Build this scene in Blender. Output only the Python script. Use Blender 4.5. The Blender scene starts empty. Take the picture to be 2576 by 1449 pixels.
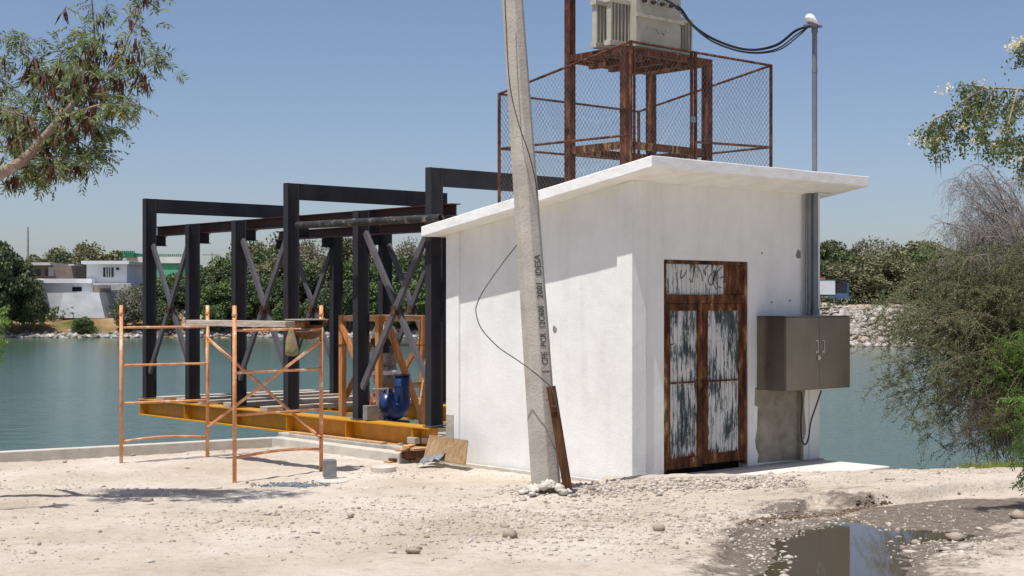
import bpy, bmesh, math, random
import numpy as np
from mathutils import Vector, Matrix
from mathutils import noise as mnoise

random.seed(7)
rng = np.random.default_rng(11)
C = bpy.context.scene.collection
R = math.radians

# ------------------------------------------------------------------ camera, sky, sun, exposure
EYE = 2.05            # camera height above the pump-house ground line
FPX = 3700.0          # focal length in pixels of a 2576-wide frame
CX, HY = 1288.0, 762.0
cam = bpy.data.cameras.new('camera')
cam.sensor_width = 36.0
cam.lens = FPX / 2576.0 * 36.0
cam.shift_y = (HY - 724.5) / 2576.0
cam.clip_start = 0.1
cam.clip_end = 3000.0
camo = bpy.data.objects.new('camera', cam)
camo.location = (0, 0, EYE)
camo.rotation_euler = (R(90), 0, 0)
C.objects.link(camo)
bpy.context.scene.camera = camo

LIGHT = Vector((0.2195, 0.281, -1.0)).normalized()      # the way sunlight travels
elev = math.asin(-LIGHT.z)
w = bpy.data.worlds.new('World')
bpy.context.scene.world = w
w.use_nodes = True
nt = w.node_tree
bg = nt.nodes['Background']
sky = nt.nodes.new('ShaderNodeTexSky')
sky.sky_type = 'NISHITA'
sky.sun_disc = False
sky.sun_elevation = elev
sky.sun_rotation = math.atan2(-LIGHT.x, -LIGHT.y)
sky.altitude = 500.0
sky.air_density = 0.8
sky.dust_density = 1.9
sky.ozone_density = 10.0
wb = nt.nodes.new('ShaderNodeMix'); wb.data_type = 'RGBA'; wb.blend_type = 'MULTIPLY'; wb.inputs[0].default_value = 1.0
wb.inputs[7].default_value = (1.27, 0.98, 0.79, 1.0)      # the phone camera's white balance
nt.links.new(sky.outputs[0], wb.inputs[6]); nt.links.new(wb.outputs[2], bg.inputs[0])
bg.inputs[1].default_value = 0.136
sun = bpy.data.lights.new('sun', 'SUN')
sun.energy = 4.7
sun.angle = R(0.5)
sun.color = (1.0, 0.98, 0.94)
suno = bpy.data.objects.new('sun', sun)
suno.rotation_euler = LIGHT.to_track_quat('-Z', 'Y').to_euler()
C.objects.link(suno)
vs = bpy.context.scene.view_settings
vs.view_transform = 'Standard'
vs.look = 'None'
vs.exposure = 0.15
vs.gamma = 1.0
bpy.context.scene.cycles.max_bounces = 6

# ------------------------------------------------------------------ frames of reference
A = math.atan2(0.667, 0.745)
CA, SA = math.cos(A), math.sin(A)
CORNER = Vector((1.34, 16.42, 0.0))                      # near corner of the pump house
def P(u, v, z=0.0):                                       # u along the door wall, v along the long wall
    return Vector((CORNER.x + CA*u - SA*v, CORNER.y + SA*u + CA*v, z))
def at(px, py, Y):                                        # a sight line of the photograph met at distance Y
    return Vector(((px-CX)/FPX*Y, Y, EYE - (py-HY)/FPX*Y))
def onz(px, py, z=0.0):
    return at(px, py, (EYE - z)*FPX/(py-HY))

# ------------------------------------------------------------------ helpers
def tag(o, label=None, cat=None, group=None, kind=None):
    if label: o['label'] = label
    if cat: o['category'] = cat
    if group: o['group'] = group
    if kind: o['kind'] = kind
    return o
def empty(name, loc=(0,0,0), rz=0.0, label=None, cat=None, group=None):
    o = bpy.data.objects.new(name, None)
    o.empty_display_size = 0.2
    C.objects.link(o)
    o.location = loc
    o.rotation_euler = (0, 0, rz)
    return tag(o, label, cat, group)
class MB:
    def __init__(s): s.v = []; s.f = []
    def add(s, vs_, fs_):
        b = len(s.v)
        s.v += [tuple(q) for q in vs_]
        s.f += [tuple(i+b for i in f) for f in fs_]
    def box(s, x0, x1, y0, y1, z0, z1, c=0.0):
        if c <= 0:
            s.add([(x0,y0,z0),(x1,y0,z0),(x1,y1,z0),(x0,y1,z0),(x0,y0,z1),(x1,y0,z1),(x1,y1,z1),(x0,y1,z1)],
                  [(0,3,2,1),(4,5,6,7),(0,1,5,4),(1,2,6,5),(2,3,7,6),(3,0,4,7)])
        else:
            bm = bmesh.new()
            bmesh.ops.create_cube(bm, size=1.0)
            bmesh.ops.scale(bm, vec=(x1-x0, y1-y0, z1-z0), verts=bm.verts)
            bmesh.ops.bevel(bm, geom=list(bm.edges), offset=c, segments=1, affect='EDGES', profile=0.5)
            bmesh.ops.translate(bm, vec=((x0+x1)/2,(y0+y1)/2,(z0+z1)/2), verts=bm.verts)
            bm.verts.index_update()
            s.add([q.co for q in bm.verts], [[q.index for q in f.verts] for f in bm.faces])
            bm.free()
        return s
    def bar(s, p, q, w, h, up=(0,0,1)):
        p, q = Vector(p), Vector(q); d = (q-p).normalized(); up = Vector(up)
        x = d.cross(up)
        if x.length < 1e-4: x = d.cross(Vector((1,0,0)))
        x.normalize(); y = x.cross(d).normalized()
        vs_ = []
        for c in (p, q):
            for a, b in ((-1,-1),(1,-1),(1,1),(-1,1)):
                vs_.append(c + x*a*w/2 + y*b*h/2)
        s.add(vs_, [(0,1,2,3),(7,6,5,4),(0,4,5,1),(1,5,6,2),(2,6,7,3),(3,7,4,0)])
        return s
    def tube(s, pts, r, n=8, cap=True):
        pts = [Vector(p) for p in pts]
        rs = r if isinstance(r, (list, tuple)) else [r]*len(pts)
        rings = []
        prev = None
        for i, p in enumerate(pts):
            if i == 0: d = pts[1]-pts[0]
            elif i == len(pts)-1: d = pts[-1]-pts[-2]
            else: d = pts[i+1]-pts[i-1]
            d.normalize()
            if prev is None:
                x = d.cross(Vector((0,0,1)))
                if x.length < 1e-3: x = d.cross(Vector((0,1,0)))
            else:
                x = prev - d*prev.dot(d)
            x.normalize(); prev = x
            y = d.cross(x)
            rings.append([p + (x*math.cos(2*math.pi*k/n) + y*math.sin(2*math.pi*k/n))*rs[i] for k in range(n)])
        vs_ = [q for ring in rings for q in ring]
        fs_ = []
        for i in range(len(pts)-1):
            for k in range(n):
                a = i*n+k; b = i*n+(k+1) % n
                fs_.append((a, b, b+n, a+n))
        if cap:
            fs_.append(tuple(range(n))[::-1])
            fs_.append(tuple((len(pts)-1)*n+k for k in range(n)))
        s.add(vs_, fs_)
        return s
    def lathe(s, prof, c=(0,0,0), n=20):
        c = Vector(c); vs_ = []; fs_ = []
        for r_, z_ in prof:
            for k in range(n):
                t = 2*math.pi*k/n
                vs_.append(c + Vector((r_*math.cos(t), r_*math.sin(t), z_)))
        for i in range(len(prof)-1):
            for k in range(n):
                a = i*n+k; b = i*n+(k+1) % n
                fs_.append((a, b, b+n, a+n))
        fs_.append(tuple(range(n))[::-1]); fs_.append(tuple((len(prof)-1)*n+k for k in range(n)))
        s.add(vs_, fs_)
        return s
    def prism(s, poly, axis, a, b):            # extrude a 2-D outline; axis 'y': outline in x,z
        n = len(poly); vs_ = []
        for t in (a, b):
            for q in poly:
                vs_.append({'x': (t, q[0], q[1]), 'y': (q[0], t, q[1]), 'z': (q[0], q[1], t)}[axis])
        fs_ = [tuple(range(n)), tuple(range(2*n-1, n-1, -1))]
        for k in range(n):
            j = (k+1) % n
            fs_.append((k, k+n, j+n, j))
        s.add(vs_, fs_)
        return s
    def build(s, name, mat, parent=None, smooth=False, loc=None, rz=0.0, fix=True, bevel=0.0):
        me = bpy.data.meshes.new(name)
        me.from_pydata(s.v, [], s.f)
        if fix:
            bm = bmesh.new(); bm.from_mesh(me)
            bmesh.ops.recalc_face_normals(bm, faces=bm.faces)
            bm.to_mesh(me); bm.free()
        if smooth: me.polygons.foreach_set('use_smooth', [True]*len(me.polygons))
        me.materials.append(mat)
        me.update()
        o = bpy.data.objects.new(name, me)
        C.objects.link(o)
        if parent is not None: o.parent = parent
        if loc is not None: o.location = loc
        o.rotation_euler = (0, 0, rz)
        if bevel > 0:
            m = o.modifiers.new('edge', 'BEVEL'); m.width = bevel; m.segments = 2; m.limit_method = 'ANGLE'
        return o
def npmesh(name, verts, faces, mat, parent=None, smooth=False, loc=None):
    me = bpy.data.meshes.new(name)
    nv, nf = len(verts), len(faces)
    k = faces.shape[1]
    me.vertices.add(nv); me.vertices.foreach_set('co', np.ascontiguousarray(verts, dtype=np.float32).ravel())
    me.loops.add(nf*k); me.loops.foreach_set('vertex_index', np.ascontiguousarray(faces, dtype=np.int32).ravel())
    me.polygons.add(nf); me.polygons.foreach_set('loop_start', np.arange(0, nf*k, k, dtype=np.int32))
    me.polygons.foreach_set('loop_total', np.full(nf, k, dtype=np.int32))
    if smooth: me.polygons.foreach_set('use_smooth', np.ones(nf, dtype=bool))
    me.materials.append(mat)
    me.update(calc_edges=True)
    me.validate()
    o = bpy.data.objects.new(name, me)
    C.objects.link(o)
    if parent is not None: o.parent = parent
    if loc is not None: o.location = loc
    return o
def copy_tree(o, parent=None):
    c = o.copy(); C.objects.link(c)
    if parent is not None: c.parent = parent
    for ch in list(o.children): copy_tree(ch, c)
    return c
def unit(a):
    return a/np.maximum(np.linalg.norm(a, axis=-1, keepdims=True), 1e-9)
def rhombs(c, d, n_, L, W):            # leaf-like quads: centre, long axis, normal, length, width
    d = unit(d); s_ = unit(np.cross(d, n_))
    L = np.asarray(L).reshape(-1, 1); W = np.asarray(W).reshape(-1, 1)
    v = np.stack([c-d*L/2, c-d*L*0.05+s_*W/2, c+d*L/2, c-d*L*0.05-s_*W/2], 1).reshape(-1, 3)
    f = np.arange(len(v)).reshape(-1, 4)
    return v, f
def stick(pa, pb, ra, rb):             # many thin three-sided sticks at once
    d = unit(pb-pa); ref = np.where(np.abs(d[:, 2:3]) > 0.9, np.array([[1., 0, 0]]), np.array([[0, 0, 1.]]))
    x = unit(np.cross(d, ref)); y = np.cross(d, x)
    vs_ = []
    for p_, r_ in ((pa, ra), (pb, rb)):
        r_ = np.asarray(r_).reshape(-1, 1)
        for k in range(3):
            t = 2*math.pi*k/3
            vs_.append(p_ + (x*math.cos(t)+y*math.sin(t))*r_)
    v = np.stack(vs_, 1)
    n = len(pa); base = np.arange(n)[:, None, None]*6
    f = np.array([[0, 1, 4, 3], [1, 2, 5, 4], [2, 0, 3, 5]])[None]+base
    return v.reshape(-1, 3), f.reshape(-1, 4)
def join(parts):
    vs_, fs_, b = [], [], 0
    for v, f in parts:
        vs_.append(v); fs_.append(f+b); b += len(v)
    return np.concatenate(vs_), np.concatenate(fs_)

# ------------------------------------------------------------------ materials
def srgb(r, g, b):
    return tuple(((c/255.0)/12.92 if c/255.0 <= 0.04045 else ((c/255.0+0.055)/1.055)**2.4) for c in (r, g, b)) + (1.0,)
class N:
    def __init__(s, name, rough=0.8, metal=0.0, spec=0.4):
        s.m = bpy.data.materials.new(name); s.m.use_nodes = True
        s.t = s.m.node_tree; s.b = s.t.nodes['Principled BSDF']
        s.b.inputs['Roughness'].default_value = rough
        s.b.inputs['Metallic'].default_value = metal
        s.b.inputs['Specular IOR Level'].default_value = spec
        s.co = s.t.nodes.new('ShaderNodeTexCoord').outputs['Object']
    def link(s, a, b): s.t.links.new(a, b)
    def mapped(s, scale, co=None):
        m = s.t.nodes.new('ShaderNodeMapping'); m.inputs['Scale'].default_value = scale
        s.link(co or s.co, m.inputs[0]); return m.outputs[0]
    def noise(s, scale, detail=6, rough=0.6, co=None, dist=0.0):
        n = s.t.nodes.new('ShaderNodeTexNoise')
        n.inputs['Scale'].default_value = scale; n.inputs['Detail'].default_value = detail
        n.inputs['Roughness'].default_value = rough; n.inputs['Distortion'].default_value = dist
        s.link(co or s.co, n.inputs['Vector']); return n.outputs['Fac']
    def vor(s, scale, feat='F1', out='Distance', co=None):
        n = s.t.nodes.new('ShaderNodeTexVoronoi'); n.feature = feat
        n.inputs['Scale'].default_value = scale
        s.link(co or s.co, n.inputs['Vector']); return n.outputs[out]
    def ramp(s, fac, stops, mode='LINEAR'):
        r = s.t.nodes.new('ShaderNodeValToRGB'); r.color_ramp.interpolation = mode
        e = r.color_ramp.elements
        while len(e) < len(stops): e.new(0.5)
        for i, (p_, c_) in enumerate(stops):
            e[i].position = p_; e[i].color = c_ if len(c_) == 4 else tuple(c_)+(1.0,)
        s.link(fac, r.inputs[0]); return r.outputs[0]
    def mix(s, fac, a, b, mode='MIX'):
        m = s.t.nodes.new('ShaderNodeMix'); m.data_type = 'RGBA'; m.blend_type = mode
        for i, v_ in ((0, fac), (6, a), (7, b)):
            if isinstance(v_, (int, float)): m.inputs[i].default_value = v_
            elif isinstance(v_, tuple): m.inputs[i].default_value = v_ if len(v_) == 4 else v_+(1.0,)
            else: s.link(v_, m.inputs[i])
        return m.outputs[2]
    def math(s, op, a, b=0.0, clamp=False):
        m = s.t.nodes.new('ShaderNodeMath'); m.operation = op; m.use_clamp = clamp
        for i, v_ in ((0, a), (1, b)):
            if isinstance(v_, (int, float)): m.inputs[i].default_value = v_
            else: s.link(v_, m.inputs[i])
        return m.outputs[0]
    def col(s, c):
        if isinstance(c, tuple): s.b.inputs['Base Color'].default_value = c if len(c) == 4 else c+(1.0,)
        else: s.link(c, s.b.inputs['Base Color'])
        return s
    def roughness(s, f): s.link(f, s.b.inputs['Roughness']); return s
    def bump(s, h, strength=0.3, dist=0.02):
        b = s.t.nodes.new('ShaderNodeBump'); b.inputs['Strength'].default_value = strength
        b.inputs['Distance'].default_value = dist
        s.link(h, b.inputs['Height']); s.link(b.outputs[0], s.b.inputs['Normal']); return s
    def island(s):
        g = s.t.nodes.new('ShaderNodeNewGeometry'); return g.outputs['Random Per Island']
BW = lambda a: (a, a, a, 1.0)

def m_plaster():
    n = N('white_plaster', 0.9, spec=0.2)
    a = n.noise(1.3, 8, 0.65); b = n.noise(14, 6, 0.6)
    c1 = n.ramp(a, [(0.3, srgb(220, 219, 216)), (0.55, srgb(230, 230, 227)), (0.75, srgb(235, 235, 233))])
    c2 = n.ramp(b, [(0.25, BW(0.93)), (0.6, BW(1.0))])
    st = n.noise(1.0, 5, 0.6, co=n.mapped((5, 5, 0.5)))
    c3 = n.ramp(st, [(0.3, srgb(236, 233, 228)), (0.5, BW(1.0))])
    n.col(n.mix(0.35, n.mix(0.6, c1, c2, 'MULTIPLY'), n.mix(1.0, c1, c3, 'MULTIPLY')))
    n.bump(n.math('ADD', n.noise(60, 5, 0.6), n.math('MULTIPLY', n.noise(1.9, 7, 0.62), 3.4)), 0.30, 0.011)
    return n.m
def m_roof():
    n = N('roof_slab_paint', 0.85, spec=0.2)
    n.col(n.ramp(n.noise(4, 8, 0.6, co=n.mapped((1, 1, 3))), [(0.25, srgb(222, 220, 216)), (0.6, srgb(240, 240, 238))]))
    n.bump(n.noise(9, 8, 0.65), 0.5, 0.02)
    return n.m
def m_concrete(name, dark, light, scale=5, spots=True):
    n = N(name, 0.92, spec=0.2)
    c = n.ramp(n.noise(scale, 9, 0.65), [(0.28, dark), (0.5, tuple((a+b)/2 for a, b in zip(dark, light))), (0.72, light)])
    if spots:
        sp = n.ramp(n.vor(26), [(0.06, BW(0.45)), (0.13, BW(1.0))])
        gate = n.ramp(n.noise(7, 3), [(0.45, BW(0.0)), (0.55, BW(1.0))])
        c = n.mix(gate, c, n.mix(1.0, c, sp, 'MULTIPLY'))
    n.col(c); n.bump(n.math('ADD', n.noise(40, 5), n.math('MULTIPLY', n.noise(6, 6), 1.5)), 0.45, 0.012)
    return n.m
def m_rust(name='rusty_steel', pale=0.25):
    n = N(name, 0.85, spec=0.3)
    a = n.noise(9, 9, 0.7, co=n.mapped((1, 1, 0.45)))
    c = n.ramp(a, [(0.30, srgb(34, 22, 20)), (0.47, srgb(70, 40, 30)), (0.60, srgb(104, 64, 44)), (0.74, srgb(136, 94, 64))])
    b = n.ramp(n.noise(16, 8, 0.7, co=n.mapped((1.3, 1.3, 0.3))), [(0.60-pale*0.2, BW(0.0)), (0.72-pale*0.2, BW(1.0))])
    n.col(n.mix(n.math('MULTIPLY', b, pale*1.6, True), c, srgb(178, 150, 108)))
    n.bump(n.noise(60, 5), 0.4, 0.006)
    return n.m
def m_doorrust():
    n = N('rusty_door_frame', 0.88, spec=0.2)
    a = n.noise(5, 9, 0.72, co=n.mapped((1.6, 1.6, 0.5)))
    c = n.ramp(a, [(0.36, srgb(46, 27, 20)), (0.48, srgb(86, 53, 36)), (0.57, srgb(122, 80, 50)), (0.68, srgb(200, 172, 130))])
    n.col(c); n.bump(n.noise(50, 5), 0.5, 0.006)
    return n.m
def m_peel():
    n = N('peeling_white_paint', 0.8, spec=0.3)
    g = n.t.nodes.new('ShaderNodeSeparateXYZ'); n.link(n.co, g.inputs[0])
    st = n.noise(4.6, 10, 0.78, co=n.mapped((6.0, 6.0, 1.0)))
    big = n.noise(1.7, 4, 0.5, co=n.mapped((2.2, 2.2, 1.1)))
    k = n.math('ADD', st, n.math('MULTIPLY', n.math('SUBTRACT', big, 0.5), 0.75))
    c = n.ramp(k, [(0.465, srgb(200, 200, 196)), (0.50, srgb(170, 172, 168)), (0.53, srgb(104, 112, 112)), (0.62, srgb(54, 64, 66))])
    low = n.math('ADD', g.outputs['Z'], n.math('MULTIPLY', n.noise(8, 6, 0.7, co=n.mapped((5, 5, 1))), -0.55))
    rust = n.ramp(low, [(0.0, BW(1.0)), (0.03, BW(0.0))])
    fx = n.math('FRACT', n.math('MULTIPLY', g.outputs['X'], 13.2))
    gr = n.math('GREATER_THAN', fx, 0.91)
    c = n.mix(rust, c, srgb(96, 48, 28))
    n.col(n.mix(n.math('MULTIPLY', gr, 0.7), c, srgb(40, 36, 34)))
    n.bump(n.math('SUBTRACT', n.math('MULTIPLY', k, 0.3), gr), 0.7, 0.01)
    return n.m
def m_paint(name, c1, c2, rough=0.5, scale=4, spec=0.5, metal=0.0, bump=0.1, streak=(1, 1, 1)):
    n = N(name, rough, metal, spec)
    n.col(n.ramp(n.noise(scale, 8, 0.65, co=n.mapped(streak)), [(0.3, c1), (0.7, c2)]))
    n.bump(n.noise(scale*8, 4), bump, 0.01)
    return n.m
def m_scaf():
    n = N('orange_scaffold_paint', 0.6, spec=0.4)
    k = n.noise(7, 8, 0.7)
    c = n.ramp(k, [(0.28, srgb(130, 76, 46)), (0.40, srgb(196, 128, 78)), (0.55, srgb(206, 148, 102)), (0.62, srgb(220, 198, 180)), (0.72, srgb(160, 118, 96))])
    n.col(c); n.bump(n.noise(60, 4), 0.3, 0.004)
    return n.m
def m_wood(name, c1, c2, c3, streak=(1, 12, 12), scale=2.2):
    n = N(name, 0.85, spec=0.2)
    k = n.noise(scale, 8, 0.65, co=n.mapped(streak), dist=0.4)
    n.col(n.ramp(k, [(0.3, c1), (0.5, c2), (0.72, c3)])); n.bump(k, 0.5, 0.008)
    return n.m
def m_leaf(name, cols, trans=0.25, rough=0.6):
    n = N(name, rough, spec=0.25)
    st = [(i/(max(1, len(cols)-1)), c) for i, c in enumerate(cols)]
    c = n.ramp(n.island(), st)
    n.col(c)
    if trans > 0:
        tr = n.t.nodes.new('ShaderNodeBsdfTranslucent'); n.link(c, tr.inputs[0])
        mx = n.t.nodes.new('ShaderNodeMixShader'); mx.inputs[0].default_value = trans
        out = n.t.nodes['Material Output']
        n.link(n.b.outputs[0], mx.inputs[1]); n.link(tr.outputs[0], mx.inputs[2]); n.link(mx.outputs[0], out.inputs[0])
    return n.m
def m_bark(name, a, b):
    n = N(name, 0.9, spec=0.15)
    n.col(n.ramp(n.noise(8, 8, 0.7, co=n.mapped((1, 1, 0.4))), [(0.3, a), (0.7, b)])); n.bump(n.noise(30, 6), 0.5, 0.01)
    return n.m
def m_stone(name, cols, scale=3):
    n = N(name, 0.92, spec=0.2)
    st = [(i/(len(cols)-1), c) for i, c in enumerate(cols)]
    c = n.ramp(n.island(), st)
    n.col(n.mix(0.55, c, n.ramp(n.noise(scale, 8, 0.7), [(0.3, BW(0.55)), (0.7, BW(1.0))]), 'MULTIPLY'))
    n.bump(n.noise(scale*6, 6), 0.5, 0.02)
    return n.m
M = {}
M['plaster'] = m_plaster()
M['roof'] = m_roof()
M['bare'] = m_concrete('bare_render', srgb(112, 106, 96), srgb(164, 157, 142), 3.5, False)
M['poleconc'] = m_concrete('pole_concrete', srgb(158, 151, 141), srgb(190, 184, 174), 2.2, True)
M['conc'] = m_concrete('grey_concrete', srgb(140, 136, 128), srgb(186, 181, 170), 4, False)
M['concpale'] = m_concrete('pale_concrete', srgb(176, 168, 156), srgb(204, 198, 188), 4, False)
M['slab'] = m_concrete('apron_concrete', srgb(200, 194, 185), srgb(216, 211, 203), 1.5, False)
M['block'] = m_concrete('block_grey', srgb(104, 104, 103), srgb(146, 146, 144), 9, True)
M['rust'] = m_rust()
M['rustpale'] = m_rust('rusty_steel_flaking', 0.45)
M['doorrust'] = m_doorrust()
M['peel'] = m_peel()
M['graff'] = m_paint('faded_black_spray', srgb(52, 52, 56), srgb(96, 96, 100), 0.8, 9)
M['dark'] = m_paint('dark_void', (0.004, 0.004, 0.004, 1), (0.008, 0.008, 0.008, 1), 0.9)  # near-black stands in for shade inside the doorway and the anchor holes
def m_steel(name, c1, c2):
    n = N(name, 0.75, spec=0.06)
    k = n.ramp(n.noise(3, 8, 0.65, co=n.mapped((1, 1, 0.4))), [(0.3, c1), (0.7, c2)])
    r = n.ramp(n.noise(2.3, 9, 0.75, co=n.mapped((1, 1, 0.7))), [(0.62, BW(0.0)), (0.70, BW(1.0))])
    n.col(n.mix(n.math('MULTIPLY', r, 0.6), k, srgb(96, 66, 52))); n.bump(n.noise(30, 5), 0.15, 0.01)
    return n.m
M['steel'] = m_steel('shade_darkened_steel', srgb(46, 46, 49), srgb(62, 61, 65))  # columns and beams: steel darkened to paint in their shaded faces
M['steel_lit'] = m_steel('sunlit_toned_steel', srgb(80, 78, 82), srgb(100, 97, 102))  # same steel, lightened to paint in sunlight on the braces
M['girder'] = m_paint('brown_primer_steel', srgb(46, 26, 24), srgb(70, 38, 33), 0.6, 4, 0.4)
M['yellow'] = m_paint('yellow_beam_paint', srgb(176, 124, 24), srgb(206, 150, 38), 0.45, 5, 0.5)
M['scaf'] = m_scaf()
M['wood'] = m_wood('orange_timber', srgb(140, 88, 52), srgb(186, 126, 78), srgb(208, 150, 98), streak=(12, 12, 1))
M['woodh'] = m_wood('sawn_timber', srgb(150, 108, 74), srgb(186, 148, 110), srgb(206, 172, 134), streak=(2, 12, 12))
M['plank'] = m_wood('weathered_plank', srgb(128, 116, 100), srgb(172, 160, 146), srgb(204, 198, 188), streak=(1.5, 14, 14), scale=4)
M['ply'] = m_wood('brown_plywood', srgb(112, 88, 64), srgb(146, 118, 88), srgb(168, 142, 112), streak=(6, 6, 1.2), scale=3)
M['darkwood'] = m_wood('dark_wet_timber', srgb(52, 34, 24), srgb(92, 62, 42), srgb(120, 88, 62), streak=(9, 9, 1))
M['box'] = None
def m_steelbox():
    n = N('brushed_steel_cabinet', 0.36, 0.85, 0.5)
    k = n.noise(1.5, 5, 0.5)
    n.col(n.ramp(k, [(0.3, srgb(120, 113, 103)), (0.7, srgb(138, 130, 119))]))
    n.roughness(n.ramp(n.noise(4, 6), [(0.3, BW(0.26)), (0.7, BW(0.42))]))
    return n.m
M['box'] = m_steelbox()
M['galv'] = m_paint('galvanised_pipe', srgb(96, 102, 108), srgb(134, 139, 144), 0.5, 6, 0.5, 0.4, streak=(1, 1, 0.3))
M['chrome'] = m_paint('bright_metal', srgb(170, 170, 168), srgb(205, 205, 202), 0.25, 8, 0.6, 0.9)
M['black'] = m_paint('black_rubber', srgb(16, 17, 20), srgb(30, 31, 34), 0.45, 8, 0.5)
M['whiteplastic'] = m_paint('white_plastic', srgb(226, 226, 224), srgb(240, 240, 240), 0.4, 5, 0.5)
M['trafo'] = m_paint('beige_transformer_paint', srgb(158, 154, 138), srgb(186, 182, 166), 0.5, 3, 0.5)
M['trafomark'] = m_paint('faded_stencil', srgb(92, 94, 104), srgb(140, 140, 142), 0.7, 20)
M['porcelain'] = m_paint('brown_porcelain', srgb(70, 40, 30), srgb(96, 58, 44), 0.2, 6, 0.6)
M['oldpipe'] = None
def m_oldpipe():
    n = N('old_black_pipe', 0.6, spec=0.4)
    k = n.noise(7, 9, 0.7)
    n.col(n.ramp(k, [(0.35, srgb(24, 24, 26)), (0.55, srgb(52, 50, 50)), (0.63, srgb(120, 110, 98)), (0.75, srgb(176, 168, 154))]))
    n.bump(n.noise(30, 6), 0.4, 0.006)
    return n.m
M['oldpipe'] = m_oldpipe()
M['blue'] = m_paint('blue_pump_paint', srgb(14, 38, 84), srgb(26, 62, 118), 0.35, 5, 0.6)
M['silverwrap'] = m_paint('crinkled_silver_wrap', srgb(104, 98, 96), srgb(170, 164, 162), 0.25, 10, 0.6, 0.4, bump=0.9)
M['whitemetal'] = m_paint('white_grille', srgb(196, 196, 192), srgb(222, 222, 220), 0.5, 6)
M['red'] = m_paint('red_cap', srgb(180, 30, 36), srgb(206, 48, 50), 0.4, 6)
M['sack'] = m_paint('khaki_cloth', srgb(110, 98, 72), srgb(156, 142, 112), 0.9, 12, 0.1, bump=0.6)
M['greysheet'] = m_paint('grey_sheet', srgb(108, 114, 118), srgb(150, 156, 160), 0.6, 9, 0.3)
M['wire'] = m_paint('rusty_wire', srgb(62, 50, 46), srgb(100, 84, 76), 0.7, 20)
M['cable'] = m_paint('grey_steel_cable', srgb(58, 58, 60), srgb(92, 92, 94), 0.5, 20)
M['letter'] = m_paint('recess_shade_tone', srgb(66, 60, 54), srgb(96, 90, 82), 0.95, 20, 0.1)  # dark colour stands in for the shadow inside the recessed letters
M['bark'] = m_bark('grey_brown_bark', srgb(112, 96, 84), srgb(168, 150, 136))
M['barkdark'] = m_bark('dark_bark', srgb(86, 74, 64), srgb(134, 118, 104))
M['barkgrey'] = m_bark('pale_bare_twigs', srgb(120, 112, 108), srgb(158, 150, 146))
M['leuc'] = m_leaf('feathery_leaf', [srgb(76, 90, 46), srgb(96, 114, 56), srgb(122, 138, 72), srgb(146, 156, 116), srgb(86, 100, 70)], 0.35)
M['pod'] = m_leaf('dry_brown_pod', [srgb(48, 30, 26), srgb(76, 46, 36), srgb(112, 72, 56), srgb(60, 38, 32)], 0.1)
M['greenpod'] = m_leaf('green_pod', [srgb(78, 92, 64), srgb(104, 118, 84)], 0.1)
M['mori'] = m_leaf('small_round_leaf', [srgb(74, 92, 48), srgb(102, 120, 68), srgb(130, 142, 92)], 0.35)
M['flower'] = m_leaf('cream_flower', [srgb(226, 216, 180), srgb(240, 234, 210)], 0.3)
M['mesq'] = m_leaf('thorn_bush_leaf', [srgb(106, 116, 72), srgb(122, 130, 88), srgb(104, 126, 70), srgb(138, 134, 108), srgb(98, 104, 76)], 0.3)
M['fresh'] = m_leaf('fresh_green_leaf', [srgb(92, 126, 50), srgb(118, 150, 66), srgb(80, 108, 50)], 0.4)
M['grass'] = m_leaf('sunlit_grass', [srgb(104, 128, 56), srgb(148, 156, 88), srgb(120, 144, 60), srgb(178, 168, 118)], 0.3)
M['farleaf'] = [m_leaf('far_leaf_dark', [srgb(64, 76, 52), srgb(86, 98, 66), srgb(112, 120, 84), srgb(76, 88, 62)], 0.15),  # leaf colours lightened to paint in the haze over the far bank
                m_leaf('far_leaf_olive', [srgb(96, 98, 68), srgb(118, 118, 84), srgb(136, 134, 100), srgb(102, 104, 74)], 0.15),
                m_leaf('far_leaf_fresh', [srgb(72, 92, 52), srgb(94, 112, 64), srgb(116, 130, 80)], 0.15),
                m_leaf('far_leaf_grey', [srgb(116, 114, 98), srgb(136, 132, 116), srgb(122, 124, 100)], 0.1)]
M['stone'] = m_stone('pale_limestone', [srgb(206, 196, 182), srgb(190, 177, 162), srgb(214, 207, 198), srgb(170, 155, 138), srgb(200, 189, 176), srgb(148, 132, 116)], 25)
M['dullstone'] = m_stone('dull_bank_stone', [srgb(150, 140, 128), srgb(176, 168, 158), srgb(128, 118, 106), srgb(192, 186, 178), srgb(140, 128, 110)], 1.2)
M['greystone'] = m_stone('blue_grey_gravel', [srgb(110, 118, 124), srgb(140, 146, 150), srgb(92, 98, 104)], 30)
M['shorerock'] = m_stone('shore_rock', [srgb(120, 112, 102), srgb(178, 172, 166), srgb(88, 80, 72), srgb(205, 202, 198), srgb(150, 140, 128), srgb(64, 58, 54)], 0.8)
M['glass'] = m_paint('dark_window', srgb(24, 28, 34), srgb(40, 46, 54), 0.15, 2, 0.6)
M['housewhite'] = m_paint('house_white', srgb(206, 206, 206), srgb(228, 228, 228), 0.9, 0.4, 0.2)
M['housegrey'] = m_paint('weathered_shaded_house_grey', srgb(176, 178, 182), srgb(216, 217, 218), 0.9, 0.5, 0.2)  # stained grey; also paints shade onto the white house's lower wall
M['housebrick'] = m_paint('raw_block', srgb(118, 108, 102), srgb(146, 136, 128), 0.9, 0.8, 0.2)
M['green'] = m_paint('green_painted_wall', srgb(68, 146, 118), srgb(98, 176, 144), 0.8, 0.3, 0.2)
M['greendark'] = m_paint('dark_green_trim', srgb(34, 108, 84), srgb(52, 130, 100), 0.8, 0.3, 0.2)
M['bluefar'] = m_paint('blue_painted_metal', srgb(52, 84, 116), srgb(76, 108, 140), 0.6, 1)
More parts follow.
